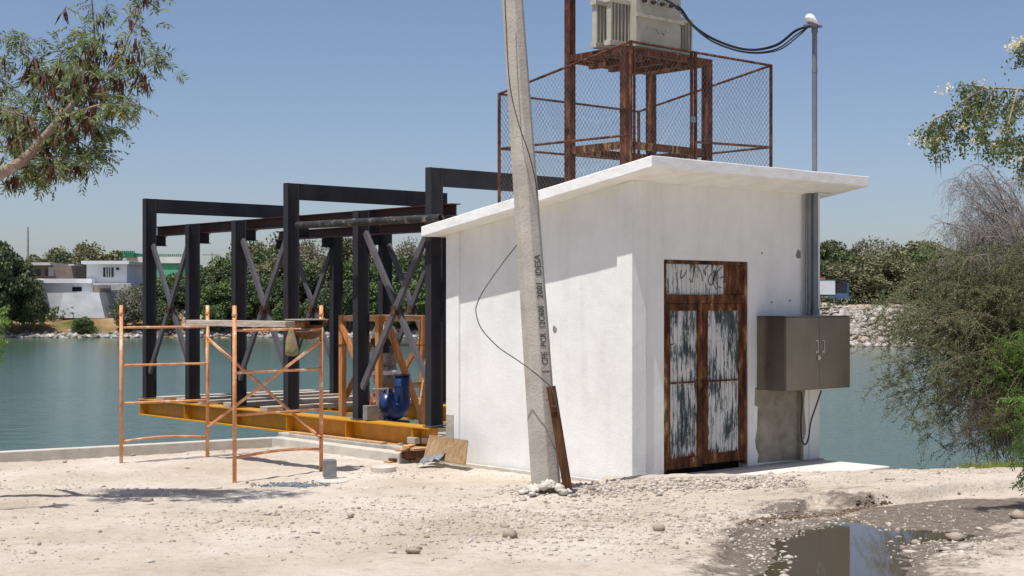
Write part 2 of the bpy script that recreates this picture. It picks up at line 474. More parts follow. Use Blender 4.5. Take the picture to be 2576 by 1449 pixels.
M['orangefar'] = m_paint('orange_red_awning', srgb(190, 84, 56), srgb(210, 110, 80), 0.7, 1)
# ------------------------------------------------------------------ terrain: near ground, lake, far bank
PUD = 0.117
land = [(-60,-15.1), (-6.58,18.98), (-3.42,20.99)] + [tuple(P(-0.30,6.60)[:2]), tuple(P(3.15,6.60)[:2]), tuple(P(3.47,0.35)[:2])] + \
       [(4.62,17.83), (4.66,16.75), (4.95,17.35), (5.5,18.05), (6.6,18.7), (9,19.6), (16,22), (60,44), (60,-30), (-60,-30)]
pudpx = [(2072,1296),(2105,1289),(2150,1297),(2172,1316),(2240,1326),(2330,1330),(2420,1336),(2490,1346),(2470,1362),(2390,1370),(2310,1374),(2285,1392),
         (2300,1420),(2280,1452),(2215,1500),(2010,1540),(1868,1470),(1900,1425),(1940,1396),(1930,1366),(2000,1338),(2052,1326)]
pudw = [tuple(onz(x, y, PUD)[:2]) for x, y in pudpx]
def sdist(px, py, poly):
    pts = np.array(poly); inside = np.zeros(px.shape, bool); dmin = np.full(px.shape, 1e9)
    n = len(pts)
    for i in range(n):
        x1, y1 = pts[i]; x2, y2 = pts[(i+1) % n]
        c = ((y1 > py) != (y2 > py)) & (px < (x2-x1)*(py-y1)/(y2-y1+1e-12)+x1)
        inside ^= c
        t = np.clip(((px-x1)*(x2-x1)+(py-y1)*(y2-y1))/((x2-x1)**2+(y2-y1)**2), 0, 1)
        dmin = np.minimum(dmin, np.hypot(px-x1-t*(x2-x1), py-y1-t*(y2-y1)))
    return np.where(inside, dmin, -dmin)
def vnoise(x, y, s, seed=0, octv=4):
    r = np.zeros(x.shape); amp = 1.0; tot = 0
    for o in range(octv):
        g = np.random.default_rng(seed*31+o).random((257, 257))
        fx = (x*s*2**o) % 256; fy = (y*s*2**o) % 256
        ix = fx.astype(int); iy = fy.astype(int); tx = fx-ix; ty = fy-iy
        tx = tx*tx*(3-2*tx); ty = ty*ty*(3-2*ty)
        a = g[ix, iy]; b = g[ix+1, iy]; c = g[ix, iy+1]; d = g[ix+1, iy+1]
        r += amp*((a*(1-tx)+b*tx)*(1-ty)+(c*(1-tx)+d*tx)*ty-0.5); tot += amp; amp *= 0.55
    return r/tot
def sstep(a, b, x):
    t = np.clip((x-a)/(b-a), 0, 1); return t*t*(3-2*t)
crest = [tuple(onz(x, y, 0.16)[:2]) for x, y in ((1820,1335),(1900,1316),(1985,1300),(2090,1283),(2200,1268),(2330,1256),(2420,1240),(2576,1228),(2900,1200))]
def ledge(x, y):                   # signed distance past the eroded edge between verge and wheel track
    pts = crest; d = np.full(x.shape, 1e9); sg = np.zeros(x.shape)
    for i in range(len(pts)-1):
        x1, y1 = pts[i]; x2, y2 = pts[i+1]
        t = np.clip(((x-x1)*(x2-x1)+(y-y1)*(y2-y1))/((x2-x1)**2+(y2-y1)**2), 0, 1)
        dx = x-x1-t*(x2-x1); dy = y-y1-t*(y2-y1); dd = np.hypot(dx, dy)
        s_ = np.sign((x2-x1)*dy-(y2-y1)*dx)
        sg = np.where(dd < d, s_, sg); d = np.minimum(d, dd)
    return d*sg
def height(x, y):
    h = 0.19*sstep(16.6, 14.4, y+0.35*vnoise(x, y, 0.5, 3)) + 0.0*x
    # the left working yard stays a little lower, the verge by the apron stays level with it
    h = np.where(x > 1.0, np.maximum(h, 0.17*sstep(16.9, 15.9, y - 0.18*(x-1.0))), h)
    h += 0.035*vnoise(x, y, 0.55, 5) + 0.028*vnoise(x, y, 3.2, 6, 4) + 0.020*vnoise(x, y, 9.0, 7, 2)
    h += -0.02*np.exp(-((y-12.0-0.12*x)/0.16)**2)*sstep(1.5, -0.5, x)*sstep(-7, -3, x) - 0.02*np.exp(-((y-13.5-0.12*x)/0.16)**2)*sstep(1.5, -0.5, x)*sstep(-7, -3, x)
    # rubble ridge from the pole towards the corner of the house
    ridge = np.exp(-((y-14.7-0.34*(x-0.4))/0.42)**2)*sstep(0.1, 0.5, x)*sstep(3.2, 2.2, x)
    h += ridge*(0.05+0.05*vnoise(x, y, 4.5, 9))
    lg = ledge(x, y) + 0.10*vnoise(x, y, 2.0, 12)
    fade = sstep(2.1, 2.9, x)
    h += fade*0.085*sstep(-0.02, 0.05, lg)*sstep(1.3, 0.2, lg) - fade*0.03*sstep(0.02, -0.05, lg) - 0.05*fade*np.exp(-((lg+0.03)/0.035)**2)*(0.6+1.5*vnoise(x, y, 1.1, 77))
    h += 0.075*np.exp(-((x-0.35)/0.38)**2-((y-14.1)/0.35)**2)
    # wheel-track puddle
    pd = sdist(x, y, pudw) + 0.34*vnoise(x, y, 1.8, 21, 5) + 0.16*vnoise(x, y, 7.0, 22, 4)
    near = np.hypot(x-2.9, y-12.2)
    h = np.where(near < 4, h*(1-0.5*sstep(-0.6, 0.0, pd)) + 0.5*0.135*sstep(-0.6, 0.0, pd), h)
    h = np.where((pd > -0.25) & (near < 4), np.minimum(h, PUD+0.012-0.09*(pd+0.06)), h)
    # level pads under the house, apron and foundation
    e = sdist(x, y, land) + 0.10*vnoise(x, y, 1.2, 31)*sstep(4.0, 4.9, x)
    u = CA*(x-CORNER.x)+SA*(y-CORNER.y); v = -SA*(x-CORNER.x)+CA*(y-CORNER.y)
    pad = sstep(-0.1, 0.1, u)*sstep(0.0, 0.1, v)
    h = h*(1-pad) + pad*(-0.03)
    ap = sstep(0.75, 1.0, u)*sstep(-1.2, -1.0, v)*sstep(3.6, 3.4, u)
    h = np.where(ap > 0, np.minimum(h, h*(1-ap) + ap*0.0), h)
    h = h - 3.2*sstep(0.05, -1.0, e) - 0.06*sstep(0.12, 0.0, e)
    return h
def grid(xs, ys, hf):
    X, Y = np.meshgrid(xs, ys); Z = hf(X, Y)
    nx = len(xs)
    v = np.stack([X, Y, Z], -1).reshape(-1, 3)
    i = np.arange(len(ys)-1)[:, None]*nx+np.arange(nx-1)[None]
    f = np.stack([i, i+1, i+nx+1, i+nx], -1).reshape(-1, 4)
    return v, f
def axis_(segs):
    out = []
    for a, b, st in segs: out += list(np.arange(a, b, st))
    return np.array(out+[segs[-1][1]])
def m_ground():
    n = N('pale_limestone_dirt', 0.95, spec=0.15)
    g = n.t.nodes.new('ShaderNodeSeparateXYZ'); n.link(n.co, g.inputs[0])
    a = n.noise(0.7, 8, 0.6); b = n.noise(9, 8, 0.7); c = n.noise(70, 5, 0.7)
    base = n.ramp(a, [(0.30, srgb(178, 164, 146)), (0.48, srgb(195, 182, 166)), (0.68, srgb(208, 198, 185))])
    base = n.mix(0.75, base, n.ramp(b, [(0.30, (0.62, 0.58, 0.54, 1)), (0.44, BW(0.93)), (0.56, BW(1.0)), (0.70, (1.0, 0.99, 0.98, 1))]), 'MULTIPLY')
    base = n.mix(0.6, base, n.ramp(c, [(0.30, BW(0.45)), (0.43, BW(1.0))]), 'MULTIPLY')
    # damp mud: a stain with its own outline round the puddle
    att = n.t.nodes.new('ShaderNodeAttribute'); att.attribute_name = 'damp'
    k = n.math('ADD', att.outputs['Fac'], n.math('MULTIPLY', n.math('SUBTRACT', n.noise(2.2, 9, 0.75), 0.5), 1.7))
    dm = n.ramp(k, [(0.42, BW(0.0)), (0.62, BW(1.0))])
    mud = n.ramp(n.noise(14, 7, 0.7), [(0.3, srgb(80, 70, 62)), (0.55, srgb(114, 102, 91)), (0.72, srgb(150, 136, 122))])
    n.col(n.mix(n.math('MULTIPLY', dm, 0.92), base, mud))
    n.roughness(n.ramp(dm, [(0.0, BW(0.95)), (1.0, BW(0.62))]))
    hgt = n.math('ADD', n.math('MULTIPLY', c, 0.5), n.math('MULTIPLY', n.noise(22, 8, 0.7), 1.4))
    n.bump(hgt, 0.8, 0.022)
    return n.m
xs = axis_([(-60,-30,3),(-30,-9,1.0),(-9,-5.6,0.12),(-5.6,7.6,0.04),(7.6,11,0.15),(11,30,1.2),(30,60,3)])
ys = axis_([(-30,4,2),(4,10,0.3),(10,18.6,0.04),(18.6,22.5,0.1),(22.5,30,0.5),(30,46,1.5)])
gv, gf = grid(xs, ys, height)
ground = npmesh('ground', gv, gf, m_ground(), smooth=True)
tag(ground, kind='structure')
pdv = sdist(gv[:,0], gv[:,1], pudw)
dp = sstep(-1.25, -0.1, pdv + 0.5*vnoise(gv[:,0], gv[:,1], 0.9, 41))
dampo = [tuple(onz(x, y, 0.14)[:2]) for x, y in ((1840,1345),(1900,1330),(2120,1300),(2230,1280),(2330,1272),(2420,1262),(2580,1262),(2580,1300),(2480,1330),(2400,1375),(2330,1400),(2300,1500),(1840,1520),(1880,1440),(1830,1400))]
dp = np.maximum(dp*0.6, 0.95*sstep(-0.35, 0.15, sdist(gv[:,0], gv[:,1], dampo)))
dp[gv[:,1] > 16] = 0
at_ = ground.data.attributes.new('damp', 'FLOAT', 'POINT')
at_.data.foreach_set('value', dp.astype(np.float32))

def m_water(name, col_, rough, bs, bd, strength, streak=(1, 1, 1)):
    n = N(name, rough, spec=0.5)
    n.b.inputs['IOR'].default_value = 1.33
    n.col(n.ramp(n.noise(0.05, 4, 0.5), [(0.3, col_[0]), (0.7, col_[1])]))
    n.bump(n.math('ADD', n.noise(bs, 4, 0.55, co=n.mapped(streak)), n.math('MULTIPLY', n.noise(bs*0.31, 3, 0.5, co=n.mapped(streak)), 1.6)), strength, bd)
    return n.m
mw = MB(); mw.add([(-400,-60,-1.5),(400,-60,-1.5),(400,400,-1.5),(-400,400,-1.5)], [(0,1,2,3)])
M['water'] = m_water('lake_water', (srgb(66, 88, 74), srgb(74, 96, 80)), 0.13, 3.2, 0.05, 0.55, (0.7, 1.6, 1))
tag(mw.build('water', M['water']), kind='structure')
M['puddle'] = m_water('still_muddy_water', (srgb(70, 62, 50), srgb(84, 75, 60)), 0.035, 6, 0.002, 0.06)
xs_ = [p[0] for p in pudw]; ys_ = [p[1] for p in pudw]
mp = MB(); mp.add([(min(xs_)-.4, min(ys_)-.4, PUD), (max(xs_)+.3, min(ys_)-.4, PUD), (max(xs_)+.3, max(ys_)+.15, PUD), (min(xs_)-.4, max(ys_)+.15, PUD)], [(0,1,2,3)])
tag(mp.build('puddle', M['puddle']), kind='structure')

def shore_y(x):
    return 149 - 30*sstep(2, 27, x) + 2.2*vnoise(x, x*0, 0.11, 51) + 0.7*vnoise(x, x*0+3, 0.6, 52)
def bank_h(x, y):
    d = y - shore_y(x)
    h = -2.6 + 1.1*sstep(-3, 0, d) + (1.9 + 0.9*sstep(20, 30, x) + 1.0*vnoise(x, y, 0.05, 53))*sstep(-0.3, 7.5, d) + 0.9*sstep(8, 30, d)
    h += 2.4*sstep(-40, -36, x)*sstep(-22, -26, x)*sstep(1, 12, d)*sstep(26, 18, d)
    return h + 0.35*vnoise(x, y, 0.35, 54)*sstep(-1, 2, d)
def m_bank():
    n = N('far_bank_soil', 0.95, spec=0.1)
    a = n.noise(0.16, 8, 0.7)
    n.col(n.ramp(a, [(0.32, srgb(74, 84, 44)), (0.45, srgb(128, 108, 74)), (0.56, srgb(160, 134, 100)), (0.70, srgb(176, 160, 140))]))
    g = n.t.nodes.new('ShaderNodeSeparateXYZ'); n.link(n.co, g.inputs[0])
    n.col(n.mix(n.ramp(n.math('MULTIPLY', g.outputs['X'], 0.02), [(0.40, BW(0)), (0.52, BW(1))]), n.ramp(a, [(0.32, srgb(74, 84, 44)), (0.45, srgb(128, 108, 74)), (0.56, srgb(160, 134, 100)), (0.70, srgb(176, 160, 140))]), n.ramp(a, [(0.32, srgb(150, 132, 112)), (0.6, srgb(192, 180, 168))])))
    n.bump(n.noise(1.4, 8, 0.7), 0.8, 0.4)
    return n.m
bv, bf = grid(axis_([(-300,-70,10),(-70,70,0.8),(70,300,10)]), axis_([(100,170,0.7),(170,400,15)]), bank_h)
tag(npmesh('far_bank_terrain', bv, bf, m_bank(), smooth=True), kind='structure')

# ------------------------------------------------------------------ rocks and gravel
def ico():
    bm = bmesh.new(); bmesh.ops.create_icosphere(bm, subdivisions=1, radius=1.0)
    v = np.array([q.co[:] for q in bm.verts]); f = np.array([[q.index for q in t.verts] for t in bm.faces]); bm.free()
    return v, f
IV, IF = ico()
def rocks(cent, size, flat=0.6, seed=1, jag=0.28):
    g = np.random.default_rng(seed); n = len(cent)
    s_ = np.asarray(size).reshape(-1, 1, 1)*g.uniform(0.65, 1.35, (n, 1, 3))
    s_[:, :, 2] *= flat
    v = IV[None]*s_*(1+g.uniform(-jag, jag, (n, len(IV), 1)))
    t = g.uniform(0, 2*math.pi, n); c, s2 = np.cos(t)[:, None], np.sin(t)[:, None]
    x = v[..., 0]*c-v[..., 1]*s2; y = v[..., 0]*s2+v[..., 1]*c
    v = np.stack([x, y, v[..., 2]], -1)+cent[:, None]
    f = IF[None]+np.arange(n)[:, None, None]*len(IV)
    return v.reshape(-1, 3), f.reshape(-1, 3)
def scatter(n, x0, x1, y0, y1, dens, seed):
    g = np.random.default_rng(seed)
    x = g.uniform(x0, x1, n*4); y = g.uniform(y0, y1, n*4)
    k = g.random(n*4) < dens(x, y)
    x, y = x[k][:n], y[k][:n]
    return x, y
def dens_small(x, y):
    e = sdist(x, y, land)
    m = np.clip(0.06+2.2*np.clip(vnoise(x, y, 0.8, 61), 0, 1), 0, 1)
    foc = np.exp(-((x-1.0)/2.3)**2-((y-12.4)/1.2)**2)*1.1 + np.exp(-((y-14.7-0.34*(x-0.4))/0.45)**2)*sstep(-0.4, 0.3, x)*sstep(3.3, 2.4, x)*1.3
    foc += 0.5*np.exp(-((x+1.4)/0.5)**2-((y-17.7)/0.4)**2)
    u = CA*(x-CORNER.x)+SA*(y-CORNER.y); v = -SA*(x-CORNER.x)+CA*(y-CORNER.y)
    bad = ((u > -0.05) & (v > -1.1)) | (e < 0.15)
    return np.where(bad, 0, np.clip(m*0.45+foc, 0, 1))
x, y = scatter(30000, -7, 7.5, 10.5, 20.5, dens_small, 5)
g_ = np.random.default_rng(8)
sz = np.clip(g_.lognormal(-4.97, 0.56, len(x)), 0.0025, 0.040)
z = height(x, y)+sz*0.12
v1, f1 = rocks(np.stack([x, y, z], -1), sz, 0.6, 2, .42)
o = npmesh('gravel', v1, f1, M['stone'])
tag(o, 'loose pale gravel and stone chips strewn over the dirt yard', 'gravel', kind='stuff')
# thicker broken rubble at the pole foot and along the ridge
g_ = np.random.default_rng(18)
t = g_.random(1500); x = 0.15+t*2.7+g_.normal(0, 0.12, 1500); y = 14.25+0.36*(x-0.4)+g_.normal(0, 0.20, 1500)
sz = np.clip(g_.lognormal(-4.35, .55, 1500), .005, .045)
v1, f1 = rocks(np.stack([x, y, height(x, y)+sz*0.25], -1), sz, 0.6, 3, .4)
tag(npmesh('rubble', v1, f1, M['stone']), 'broken limestone rubble heaped from the concrete pole to the house corner', 'rubble', kind='stuff')
c0 = onz(738, 1221, 0)
x = c0.x+g_.normal(0, 0.17, 500); y = c0.y+g_.normal(0, 0.11, 500)
v1, f1 = rocks(np.stack([x, y, height(x, y)+0.006], -1), g_.uniform(0.008, 0.018, 500), 0.8, 4)
tag(npmesh('gravel', v1, f1, M['greystone']), 'small patch of blue-grey crushed gravel left of the hollow block', 'gravel', kind='stuff')
big = [(370,1268,.06,'rounded brown stone alone in the left foreground dirt'),(878,1192,.0,None),(1283,1357,.075,'brown lump of rock in the centre foreground'),
       (1042,1400,.07,'pale angular stone near the bottom edge, left of centre'),(881,1311,.055,'small pointed tan rock in the middle of the yard'),
       (2634/1.59,1345,.065,'white rounded stone on gravel below the house corner'),(163,1188,.045,'small tan pebble left of the branch shadow'),
       (2405,1343,.085,'flat pale stone at the far tip of the puddle'),(2305,1352,.06,'small flat stone on the wet mud right of the puddle'),(2558,1300,.09,'white rock at the right edge of the track')]
for i, (px, py, s_, lb) in enumerate(big):
    if not lb: continue
    c = onz(px, py, 0.17 if py > 1230 else 0.0); hz = float(height(np.array([c.x]), np.array([c.y]))[0])
    v, f = rocks(np.array([[0, 0, 0.]]), [s_*.8], 0.6, 40+i, .4)
    o = npmesh('stone', v, f, M['stone'], loc=(c.x, c.y, max(hz, PUD)+s_*0.3))
    tag(o, lb, 'stone', 'single stones on the ground')
# crumbling clods along the eroded edge and flat stones in the mud
M['clod'] = m_stone('brown_earth_clod', [srgb(126, 108, 88), srgb(96, 80, 64), srgb(150, 132, 112), srgb(74, 62, 50)], 20)
g_ = np.random.default_rng(88); n = 520; t = g_.random(n)**1.2; q = np.array(crest)
s_ = t*3.7+.6; i_ = s_.astype(int); f_ = (s_-i_)[:, None]; cc = q[i_]*(1-f_)+q[i_+1]*f_
x = cc[:, 0]+g_.normal(0, .03, n); y = cc[:, 1]+g_.normal(0, .020, n)-.03; sz = g_.uniform(.006, .020, n)
v1, f1 = rocks(np.stack([x, y, height(x, y)+sz*.1], -1), sz, .6, 19, .42)
tag(npmesh('earth_clods', v1, f1, M['clod']), 'dark crumbled clods along the eroded edge above the puddle', 'clods', kind='stuff')
g_ = np.random.default_rng(89); n = 240
px = g_.uniform(1880, 2520, n); py = np.where(px > 2240, g_.uniform(1340, 1420, n), g_.uniform(1370, 1449, n)); P_ = [onz(a_, b_, .13) for a_, b_ in zip(px, py)]
x = np.array([p.x for p in P_]); y = np.array([p.y for p in P_]); keep = (px > 2240) | (px < 1990); x, y = x[keep], y[keep]; sz = np.clip(g_.lognormal(-4.1, .5, len(x)), .006, .06)
v1, f1 = rocks(np.stack([x, y, np.maximum(height(x, y), PUD)+sz*.05], -1), sz, .35, 20, .42)
tag(npmesh('mud_stones', v1, f1, M['stone']), 'flat pale stones lying in the wet mud around the puddle', 'stones', kind='stuff')
# shore rocks
n = 7500; g_ = np.random.default_rng(77)
x = np.where(g_.random(n) < .4, g_.uniform(22, 44, n), g_.uniform(-58, 24, n)); d = np.abs(g_.normal(0, 2.2, n))
whit = ((x > -38) & (x < -20)) | (x > 24)
d = np.where(whit, g_.uniform(0, 10.5, n), d*0.5)
y = shore_y(x)+d-0.4; sz = g_.uniform(0.12, 0.42, n)
k_ = x < 20
v1, f1 = rocks(np.stack([x, y, bank_h(x, y)+sz*0.2], -1)[~k_], sz[~k_]*.9, 0.6, 16, .4)
tag(npmesh('rubble_slope', v1, f1, M['dullstone']), 'pale broken stone covering the slope of the right far bank', 'rocks', kind='stuff')
v1, f1 = rocks(np.stack([x, y, bank_h(x, y)+sz*0.2], -1)[k_], sz[k_], 0.65, 6, .4)
tag(npmesh('shore_rocks', v1, f1, M['shorerock']), 'grey and white boulders piled along the far waterline', 'rocks', kind='stuff')

# ------------------------------------------------------------------ kerb wall and foundation
W2 = 0.16
kerb = empty('concrete_kerb', (-6.58, 18.98, 0), 0, 'low pale concrete kerb wall along the lake edge of the yard', 'kerb')
K0, K1 = Vector((-30.0, 4.12)), Vector((-3.36, 21.03))
kd = (K1-K0).normalized(); kn = Vector((-kd.y, kd.x))
def kpt(p, z): return (p.x+6.58, p.y-18.98, z)
mb = MB(); a, b = K0-kn*0.0, K1
mb.add([kpt(a, -2.4), kpt(b, -2.4), kpt(b+kn*W2, -2.4), kpt(a+kn*W2, -2.4), kpt(a, .125), kpt(b, .125), kpt(b+kn*W2, .125), kpt(a+kn*W2, .125)],
       [(0,3,2,1),(4,5,6,7),(0,1,5,4),(1,2,6,5),(2,3,7,6),(3,0,4,7)])
mb.build('kerb_wall', M['concpale'], kerb, bevel=0.012)
fnd = empty('concrete_foundation', P(0, 0, 0), A, 'stepped grey concrete foundation under the yellow beam beside the white house', 'foundation')
mb = MB(); mb.box(-0.50, -0.32, 3.62, 6.62, -0.25, 0.135); mb.build('lower_step', M['concpale'], fnd, bevel=0.015)
mb = MB(); mb.box(-0.318, 0.02, 3.60, 6.72, -2.4, 0.185); mb.box(0.022, 3.1, 6.3, 6.72, -2.4, 0.12); mb.box(0.022, 3.1, 3.34, 6.298, -0.4, 0.06)
mb.build('upper_step', M['conc'], fnd, bevel=0.015)

# ------------------------------------------------------------------ pump house
RZ = lambda v: 3.637-0.154*(v+0.57)           # roof top
UL, VL = 3.47, 3.28
house = empty('pump_house', P(0, 0, 0), A, 'small white plastered pump house with a sloping flat roof slab', 'building')
DU0, DU1, DZ0, DZ1 = 0.559, 2.07, 0.085, 2.548
def top(v): return RZ(v)-0.127
mb = MB(); t = 0.15; pr = 0.032
def panel(mb, u0, u1, z0, z1f, v0, v1):      # wall block with its own top line
    mb.add([(u0,v0,z0),(u1,v0,z0),(u1,v1,z0),(u0,v1,z0),(u0,v0,z1f(v0)),(u1,v0,z1f(v0)),(u1,v1,z1f(v1)),(u0,v1,z1f(v1))],
           [(0,3,2,1),(4,5,6,7),(0,1,5,4),(1,2,6,5),(2,3,7,6),(3,0,4,7)])
r_ = 0.036
# long wall (-u side) between its pilasters
panel(mb, r_, r_+t, -0.3, top, 0.24, 3.03)
# door wall pieces: left of door, right of door, over the door
panel(mb, 0.235, DU0, -0.3, top, 0.03, 0.18)
panel(mb, DU1, 3.26, -0.3, top, 0.03, 0.18)
panel(mb, DU0, DU1, DZ1, top, 0.0301, 0.18)
# back and right walls
panel(mb, 0.25, UL-0.25, -1.6, top, VL-0.15, VL-0.01)
panel(mb, UL-0.16, UL-0.01, -1.6, top, 0.24, VL-0.24)
wall = mb.build('wall', M['plaster'], house)
for (u0, u1, v0, v1) in ((0, 0.235, 0, 0.24), (0, 0.25, 3.03, VL), (3.26, UL, 0, 0.24), (UL-0.25, UL, VL-0.24, VL)):
    mb = MB(); panel(mb, u0, u1, -0.35 if v0 < 1 else -1.7, top, v0, v1); mb.build('pilaster', M['plaster'], house, bevel=0.008)
# roof slab with a slightly uneven cast edge
U0, U1_, V0, V1_ = -0.295, 3.72, -0.57, 3.42
mb = MB(); n = 28
def edge(k, tot, ph): return 0.0010*math.sin(k*1.7+ph)+0.0008*math.sin(k*0.63+2*ph)
ring = [(U0+(U1_-U0)*k/n, V0+edge(k, n, 1)*0.8) for k in range(n)] + [(U1_+edge(k, n, 2)*0.8, V0+(V1_-V0)*k/n) for k in range(n)] + \
       [(U1_-(U1_-U0)*k/n, V1_) for k in range(n)] + [(U0+edge(k, n, 3)*0.8, V1_-(V1_-V0)*k/n) for k in range(n)]
vt = [(a, b, RZ(b)+0.0016*math.sin(i*0.9)) for i, (a, b) in enumerate(ring)]
vb = [(a*0.998, b, RZ(b)-0.126+0.0015*math.sin(i*1.3+1)) for i, (a, b) in enumerate(ring)]
m_ = len(ring)
mb.add(vt+vb, [tuple(range(m_)), tuple(range(2*m_-1, m_-1, -1))]+[(i, i+m_, (i+1) % m_+m_, (i+1) % m_) for i in range(m_)])
mb.build('roof', M['roof'], house, bevel=0.008)
# threshold, and a black sheet that paints the dark inside the doorway
mb = MB(); mb.box(0.30, 3.46, -0.075, 0.028, -0.2, 0.075); mb.build('threshold', M['conc'], house, bevel=0.01)
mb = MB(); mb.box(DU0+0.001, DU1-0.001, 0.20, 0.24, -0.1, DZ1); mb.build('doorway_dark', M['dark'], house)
# bare patch under the cabinet: irregular outline, a thin skim left unpainted
out = [(2.20,1.02),(2.19,0.80),(2.25,0.78),(2.24,0.52),(2.20,0.38),(2.22,0.27),(2.27,0.20),(2.24,0.10),(3.10,0.08),(3.11,0.36),(3.20,0.38),(3.21,0.44),(3.17,0.75),(3.20,1.02)]
mb = MB(); mb.prism(out, 'y', 0.026, 0.0295); mb.build('bare_render_patch', M['bare'], house)
out = [(3.113,0.36),(3.20,0.38),(3.21,0.44),(3.17,0.75),(3.198,1.02),(3.255,1.02),(3.262,0.42),(3.255,0.36)]
# chips and anchor holes in the plaster
def blob(cx, cz, r, seed, n=9):
    g = random.Random(seed); return [(cx+r*g.uniform(.6,1.15)*math.cos(2*math.pi*k/n), cz+1.3*r*g.uniform(.6,1.15)*math.sin(2*math.pi*k/n)) for k in range(n)]
mb = MB(); mb.prism(blob(3.06, 2.66, 0.055, 3), 'y', 0.024, 0.0292); mb.build('plaster_chip', M['block'], house)
mb = MB(); mb.prism([(y_, z_) for y_, z_ in blob(1.29, 1.735, 0.035, 5)], 'x', 0.0305, 0.0352); mb.build('plaster_chip', M['block'], house)
for (uu, zz) in ((2.33, 2.66), (2.52, 2.06), (2.88, 2.08)):
    mb = MB(); mb.prism(blob(uu, zz, 0.010, int(uu*100), 7), 'y', 0.024, 0.0290); mb.build('anchor_hole', M['dark'], house)
# grey base strip along the long wall
mb = MB(); mb.box(-0.055, -0.001, 0.05, 3.26, -0.3, 0.035); mb.build('footing', M['concpale'], house, bevel=0.008)
mb = MB(); mb.box(-0.006, -0.001, 3.12, 3.27, 0.0, 0.62); mb.build('footing', M['conc'], house)

# door set
door = empty('door', (0, 0, 0)); door.parent = house
F0 = 0.045
mb = MB()
mb.box(DU0+.004, DU0+.06, F0, F0+.07, DZ0+.02, DZ1-.004); mb.box(DU1-.06, DU1-.004, F0, F0+.07, DZ0+.02, DZ1-.004)
mb.box(DU0+.06, DU1-.06, F0, F0+.07, DZ1-.045, DZ1-.004); mb.box(DU0+.06, DU1-.06, F0-.006, F0+.064, 2.045, 2.145)
mb.build('door_frame', M['doorrust'], door, bevel=0.004)
mb = MB(); mb.box(DU0+.061, 1.65, F0+.02, F0+.04, 2.147, DZ1-.047); mb.build('transom_panel', M['peel'], door)
mb = MB(); mb.box(1.652, DU1-.062, F0+.012, F0+.035, 2.147, DZ1-.047); mb.build('transom_panel', M['doorrust'], door)
LC = 1.255
def leaf(u0, u1, z0, z1, pz, label):
    lf = MB(); wS = .085
    lf.box(u0, u0+wS, F0, F0+.045, z0, z1); lf.box(u1-wS, u1, F0, F0+.045, z0, z1)
    lf.box(u0+wS, u1-wS, F0+.002, F0+.043, z1-.085, z1); lf.box(u0+wS, u1-wS, F0+.002, F0+.043, z0, z0+.12)
    o = lf.build('door_leaf', M['doorrust'], door, bevel=0.004)
    p = MB(); p.box(u0+wS, u1-wS, F0+.018, F0+.03, z0+.12, z1-.085); po = p.build('sheet_panel', M['peel'], o)
    s_ = MB(); s_.box(u0+wS-.04, u1-wS+.03, F0-.004, F0+.017, 1.115, 1.135); s_.build('cross_strip', M['doorrust'], o)
    return o
leaf(DU0+.045, LC-.006, 0.13, 2.043, 0, '')
leaf(LC+.006, DU1-.065, 0.15, 2.043, 0, '')
mb = MB()
for k, (du, dz) in enumerate(((-.03, 1.13), (.0, 1.10), (.02, 1.05), (-.015, 1.00), (.01, .96), (.04, 1.10))):
    pts = [(LC+du+.028*math.cos(t_*math.pi/4+k), F0-.022+.008*math.sin(t_*1.3+k), dz+.034*math.sin(t_*math.pi/4+k)) for t_ in range(9)]
    mb.tube(pts, .006, 5)
mb.box(LC-.035, LC+.015, F0-.035, F0-.008, .985, 1.045)
mb.build('chain_and_padlock', M['rust'], door)
# sprayed scrawl on the transom and leaves
mb = MB()
def scr(pts, y=F0+.0155, r=.0055):
    q = []
    pts = [Vector((a, y, b)) for a, b in pts]
    for i in range(len(pts)-1):
        p0 = pts[max(i-1,0)]; p1 = pts[i]; p2 = pts[i+1]; p3 = pts[min(i+2,len(pts)-1)]
        for k in range(5):
            s = k/5; q.append(0.5*((2*p1)+(p2-p0)*s+(2*p0-5*p1+4*p2-p3)*s*s+(3*p1-p0-3*p2+p3)*s**3))
    q.append(pts[-1]); mb = MB(); mb.tube(q, r, 4); mb.build('spray_scrawl', M['graff'], door)
def T(x, z): return (DU0+0.02+(x-90)/1220*1.49, 2.548-(z-70)/450*0.42)
scr([T(345,200),T(340,300),T(400,250),T(420,200)]); scr([T(460,300),T(500,345),T(520,260),T(540,160),T(600,170),T(640,250),T(650,330)])
scr([T(740,130),T(690,180),T(700,260),T(660,180)]); scr([T(830,190),T(770,250),T(740,330),T(780,380),T(830,290),T(845,190),T(810,330),T(850,430)])
scr([T(940,150),T(870,210),T(850,300),T(880,390),T(930,410)]); scr([T(910,290),T(980,270),T(960,350)])
def D2(x, z): return (DU0+0.02+(x-90)/460*1.49, 2.548-(z-122)/1180*2.44)
for pts in ([(205,520),(215,470),(225,520),(240,470),(250,540)], [(110,1080),(130,1140),(160,1150),(175,1120)], [(190,1060),(225,1050),(205,1085),(235,1100),(190,1120)],
            [(440,1020),(460,1060),(450,1110),(480,1090),(470,1040)], [(430,400),(450,405),(470,398)], [(335,440),(345,470),(335,500)], [(120,560),(110,600),(150,590)]):
    scr([D2(*q) for q in pts], F0+.0155, .0045)

# apron
ap = MB(); ap.box(0.95, 3.42, -1.07, -0.078, -0.15, 0.062)
o = ap.build('apron_slab', M['slab'], None, loc=P(0,0,0), rz=A, bevel=0.012); tag(o, 'smooth pale concrete apron slab in front of the rusty door', 'slab')

